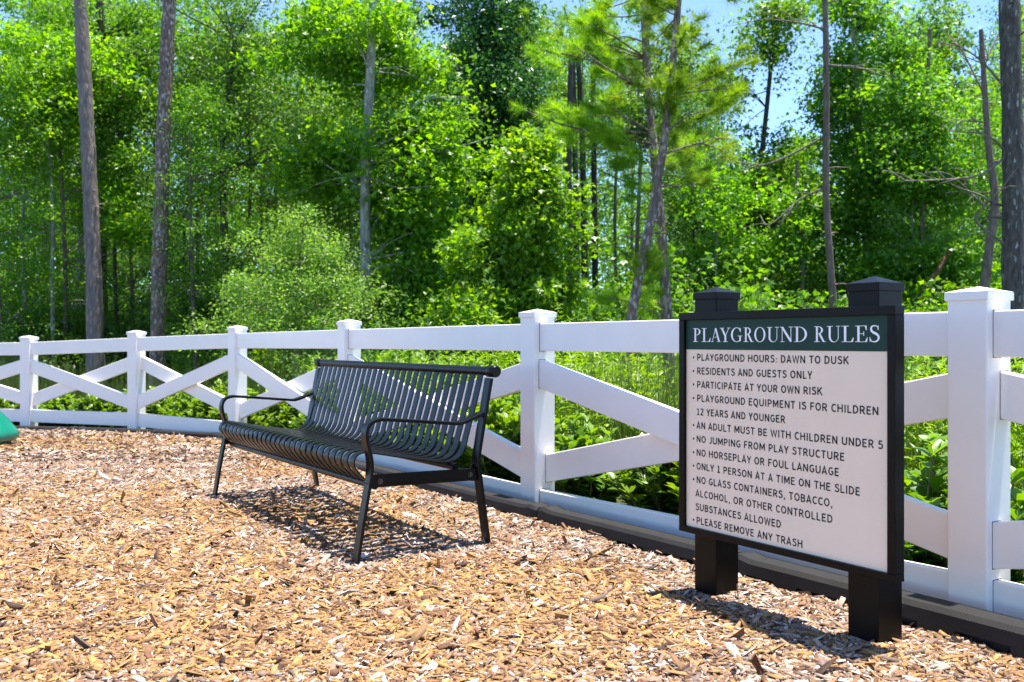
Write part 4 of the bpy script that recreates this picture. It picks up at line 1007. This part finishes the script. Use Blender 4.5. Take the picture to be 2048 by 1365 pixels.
for i in range(165):
    Yd = float(rt_.choice([12.5, 14, 15.5, 17.5, 20, 23, 26, 30])) + rt_.normal(0, .7); u = rt_.uniform(-120, 2170)
    if 1080 < u < 1480 and Yd < 14.5: Yd += 2
    if u < 480: Yd = max(Yd, 18.5) + 1.5
    k = int(rt_.choice(3, p=[.35, .60, .05] if u < 520 else [.38, .40, .22] if u < 700 else [.38, .17, .45]))
    x = (u - 1024) / F * Yd
    o = bp[k] if not ub[k] else copy_tree(bp[k]); ub[k] = True
    s = rt_.uniform(.65, 1.1) * (1.3 if Yd > 21 else 1.3 if Yd > 15 else .85)
    o.location = (x, Yd, float(zground(x, Yd))); o.rotation_euler = (0, 0, rt_.uniform(0, 6.28)); o.scale = (s, s, s * rt_.uniform(.8, 1.2) * (1.5 if Yd > 21 else 1.0))

# ------------------------------------------------------------------ hedge behind the fence: one thing per shrub
def hedge_proto(seed, w, hgt, n, per):
    r = np.random.default_rng(seed); random.seed(seed)
    t = thing('hedge_shrub', 'x', 'shrub', (0, 0, 0), 0, 'glossy hedge shrubs planted behind the fence')
    # upright shoots; leaves in whorls along them
    cen, dirs, tc = [], [], []
    mb = MB()
    for i in range(n):
        a = r.uniform(0, 2 * PI); q = w * r.random() ** .5; b = np.array([math.cos(a) * q * .35, math.sin(a) * q * .35, -.03])
        e_ = np.array([math.cos(a) * q, math.sin(a) * q * .8, hgt * (1 - .45 * (q / w) ** 2) * r.uniform(.72, 1.12)])
        limb(mb, b, e_, .006, .0025, .06, 5, 5)
        d = (e_ - b) / np.linalg.norm(e_ - b)
        for f_ in np.linspace(.12, 1, per):
            m_ = 4 if f_ < .99 else 6
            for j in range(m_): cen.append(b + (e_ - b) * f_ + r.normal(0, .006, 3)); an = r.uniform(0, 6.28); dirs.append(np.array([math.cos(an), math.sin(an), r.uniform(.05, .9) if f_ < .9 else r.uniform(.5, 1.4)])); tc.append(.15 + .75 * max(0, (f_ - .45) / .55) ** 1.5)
    cen = np.array(cen); dirs = np.array(dirs); tc = np.array(tc); m_ = len(cen)
    nor = np.array([0, 0, 1.0])[None] + r.normal(0, .28, (m_, 3)) - dirs * .25
    L = r.uniform(.055, .110, m_) * np.where(tc > .8, .8, 1)
    V, t3, t4, k = leaves(r, cen, dirs, nor, L, L * .98, GLOSS)
    link('stems', mb.mesh('stems'), BM['brown'], t)
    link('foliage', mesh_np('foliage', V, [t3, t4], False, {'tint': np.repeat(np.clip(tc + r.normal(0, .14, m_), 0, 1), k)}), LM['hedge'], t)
    return t
hp = [hedge_proto(51, .44, .54, 78, 9), hedge_proto(52, .42, .48, 74, 9), hedge_proto(53, .48, .60, 82, 10)]
hu = [False] * 3
hl = offset_line(-.52); sgh = np.linalg.norm(np.diff(hl, axis=0), axis=1); cumh = np.concatenate([[0], np.cumsum(sgh)])
HLAB = ['large-leaved shrub right of the near white post, at the right edge', 'large-leaved shrub between the sign and the near white post', 'glossy shrub hidden mostly behind the right sign post',
        'glossy shrub just left of the sign, above the bottom rail', 'glossy shrub with a brown dead leaf, midway between sign and second post', 'glossy shrub touching the right side of the second tall post',
        'glossy shrub left of the second tall post, right of the bench back', 'glossy shrub seen through the right part of the bench back', 'glossy shrub seen through the middle slats of the bench back', 'glossy shrub seen through the left slats of the bench back',
        'glossy shrub just above the left armrest of the bench', 'glossy shrub left of the bench armrest, right of the fourth post', 'small shrub in the hedge just left of the post behind the left armrest', 'small shrub in the third bay from the left, under the brace crossing',
        'small bright-topped shrub against the second post from the left', 'small shrub in the second bay from the left, under its brace crossing', 'small shrub right of the leftmost post', 'small shrub left of the leftmost post', 'small shrub behind the green slide']
s = 4.5; i = 0
while s < cumh[-1] - 1.0 and i < len(HLAB):
    p, d = along(hl, cumh, s); k = i % 3
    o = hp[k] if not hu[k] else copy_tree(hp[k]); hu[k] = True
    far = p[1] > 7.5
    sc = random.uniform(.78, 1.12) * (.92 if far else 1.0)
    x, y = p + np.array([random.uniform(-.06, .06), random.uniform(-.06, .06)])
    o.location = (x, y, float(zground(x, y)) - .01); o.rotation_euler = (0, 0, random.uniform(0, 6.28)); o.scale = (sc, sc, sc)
    o['label'] = HLAB[i]; i += 1; s += random.uniform(.62, .80) if not far else .62

# ------------------------------------------------------------------ grass and weeds beyond the fence (nobody could count them)
def blades(n, seed, dlo, dhi, hlo, hhi, wd, lean, ymax, xl=.62):
    r = np.random.default_rng(seed)
    y = r.uniform(1.5, ymax, n * 3); x = r.uniform(-1, 1, n * 3) * xl * y
    d = fence_dist(x, y); k = (d > dlo) & (d < dhi) & (vnoise(x * 1.1 + 20, y * 1.1) + .35 * r.random(n * 3) > .42)
    x, y = x[k][:n], y[k][:n]; n = len(x)
    z = zground(x, y); c = np.stack([x, y, z - .01], 1)
    ax = r.normal(0, lean, (n, 3)); ax[:, 2] = 1
    hh = r.uniform(hlo, hhi, n) * (.6 + .8 * vnoise(x * .9, y * .9 + 33))
    V, t3, t4, kk = leaves(r, c, ax, r.normal(size=(n, 3)), hh, np.full(n, wd), NEEDLE)
    return V, t3, np.repeat(np.clip(r.normal(.5, .22, n) + .3 * (vnoise(x * .7 + 5, y * .7) - .5), 0, 1), kk)
V, t3, tint = blades(60000, 61, .95, 9, .08, .30, .009, .28, 16)
tag(link('grass', mesh_np('grass', V, [t3], False, {'tint': tint}), LM['grass']), 'rough green grass growing between the fence and the wood', 'grass', kind='stuff')

V, t3, tint = blades(16000, 62, 1.0, 6.5, .45, 1.05, .010, .16, 15)
tag(link('tall_grass', mesh_np('tall_grass', V, [t3], False, {'tint': tint}), LM['grass']), 'tall thin grass standing among the weeds behind the hedge', 'grass', kind='stuff')

def weeds(n, seed):
    """tall feathery weeds: a stem with many narrow drooping leaves"""
    r = np.random.default_rng(seed)
    y = r.uniform(3.5, 12.5, n * 12); x = r.uniform(-.6, .62, n * 12) * y; d = fence_dist(x, y)
    k = (d > 1.1) & (d < 5.5) & (vnoise(x * .8 + 60, y * .8 + 12) > np.where(x > -2.2, .30, .95)); x, y = x[k][:n], y[k][:n]; n = len(x)
    per = 46
    hgt = r.uniform(.55, 1.05, n) * (.65 + .6 * vnoise(x * .6 + 8, y * .6)) * np.where(x > 1.2, .75, 1.0)
    ci = np.repeat(np.arange(n), per); f = r.random(n * per) ** .7
    ln = r.normal(0, .10, (n, 2))
    pos = np.stack([x[ci] + ln[ci, 0] * f * hgt[ci], y[ci] + ln[ci, 1] * f * hgt[ci], zground(x, y)[ci] + f * hgt[ci]], 1)
    az = r.uniform(0, 6.28, n * per); ax = np.stack([np.cos(az), np.sin(az), r.uniform(-.1, 1.1, n * per)], 1)
    nor = r.normal(0, .4, (n * per, 3)); nor[:, 2] += 1
    L = r.uniform(.05, .13, n * per) * (1.15 - .5 * f)
    V, t3, t4, kk = leaves(r, pos, ax, nor, L, L * .42, OVAL)
    return V, t3, np.repeat(np.clip(r.random(n)[ci] * .5 + .25 + .2 * f + r.normal(0, .12, n * per), 0, 1), kk)
V, t3, tint = weeds(1500, 71)
tag(link('weeds', mesh_np('weeds', V, [t3], False, {'tint': tint}), LM['weed']), 'tall feathery light-green weeds growing behind the hedge', 'weeds', kind='stuff')

# cattails in the wet grass right of the sign
m_ct = coat_mat('cattail_brown', (.075, .032, .014), .9)
for k, (x, y) in enumerate([(1852, 868), (1874, 858), (1889, 845), (1862, 905)]):
    top = P(x, y, 6.2 + .3 * k); gz = float(zground(top[0], top[1]))
    c = thing('cattail', 'brown cattail head on a green stalk in the grass right of the sign', 'cattail', (top[0], top[1], gz), 0, 'cattails right of the sign')
    hz = top[2] - gz
    mb = MB(); mb.tube([(0, 0, -.05), (.01, .0, hz * .5), (.02, 0, hz + .14)], [.005, .004, .002], 6, cap=False); link('stalk', mb.mesh('stalk'), LM['grass'], c)
    mb = MB(); mb.tube([(.018, 0, hz - .06), (.019, 0, hz - .05), (.02, 0, hz + .05), (.02, 0, hz + .06)], [.004, .013, .013, .004], 9); link('seed_head', mb.mesh('seed_head'), m_ct, c)
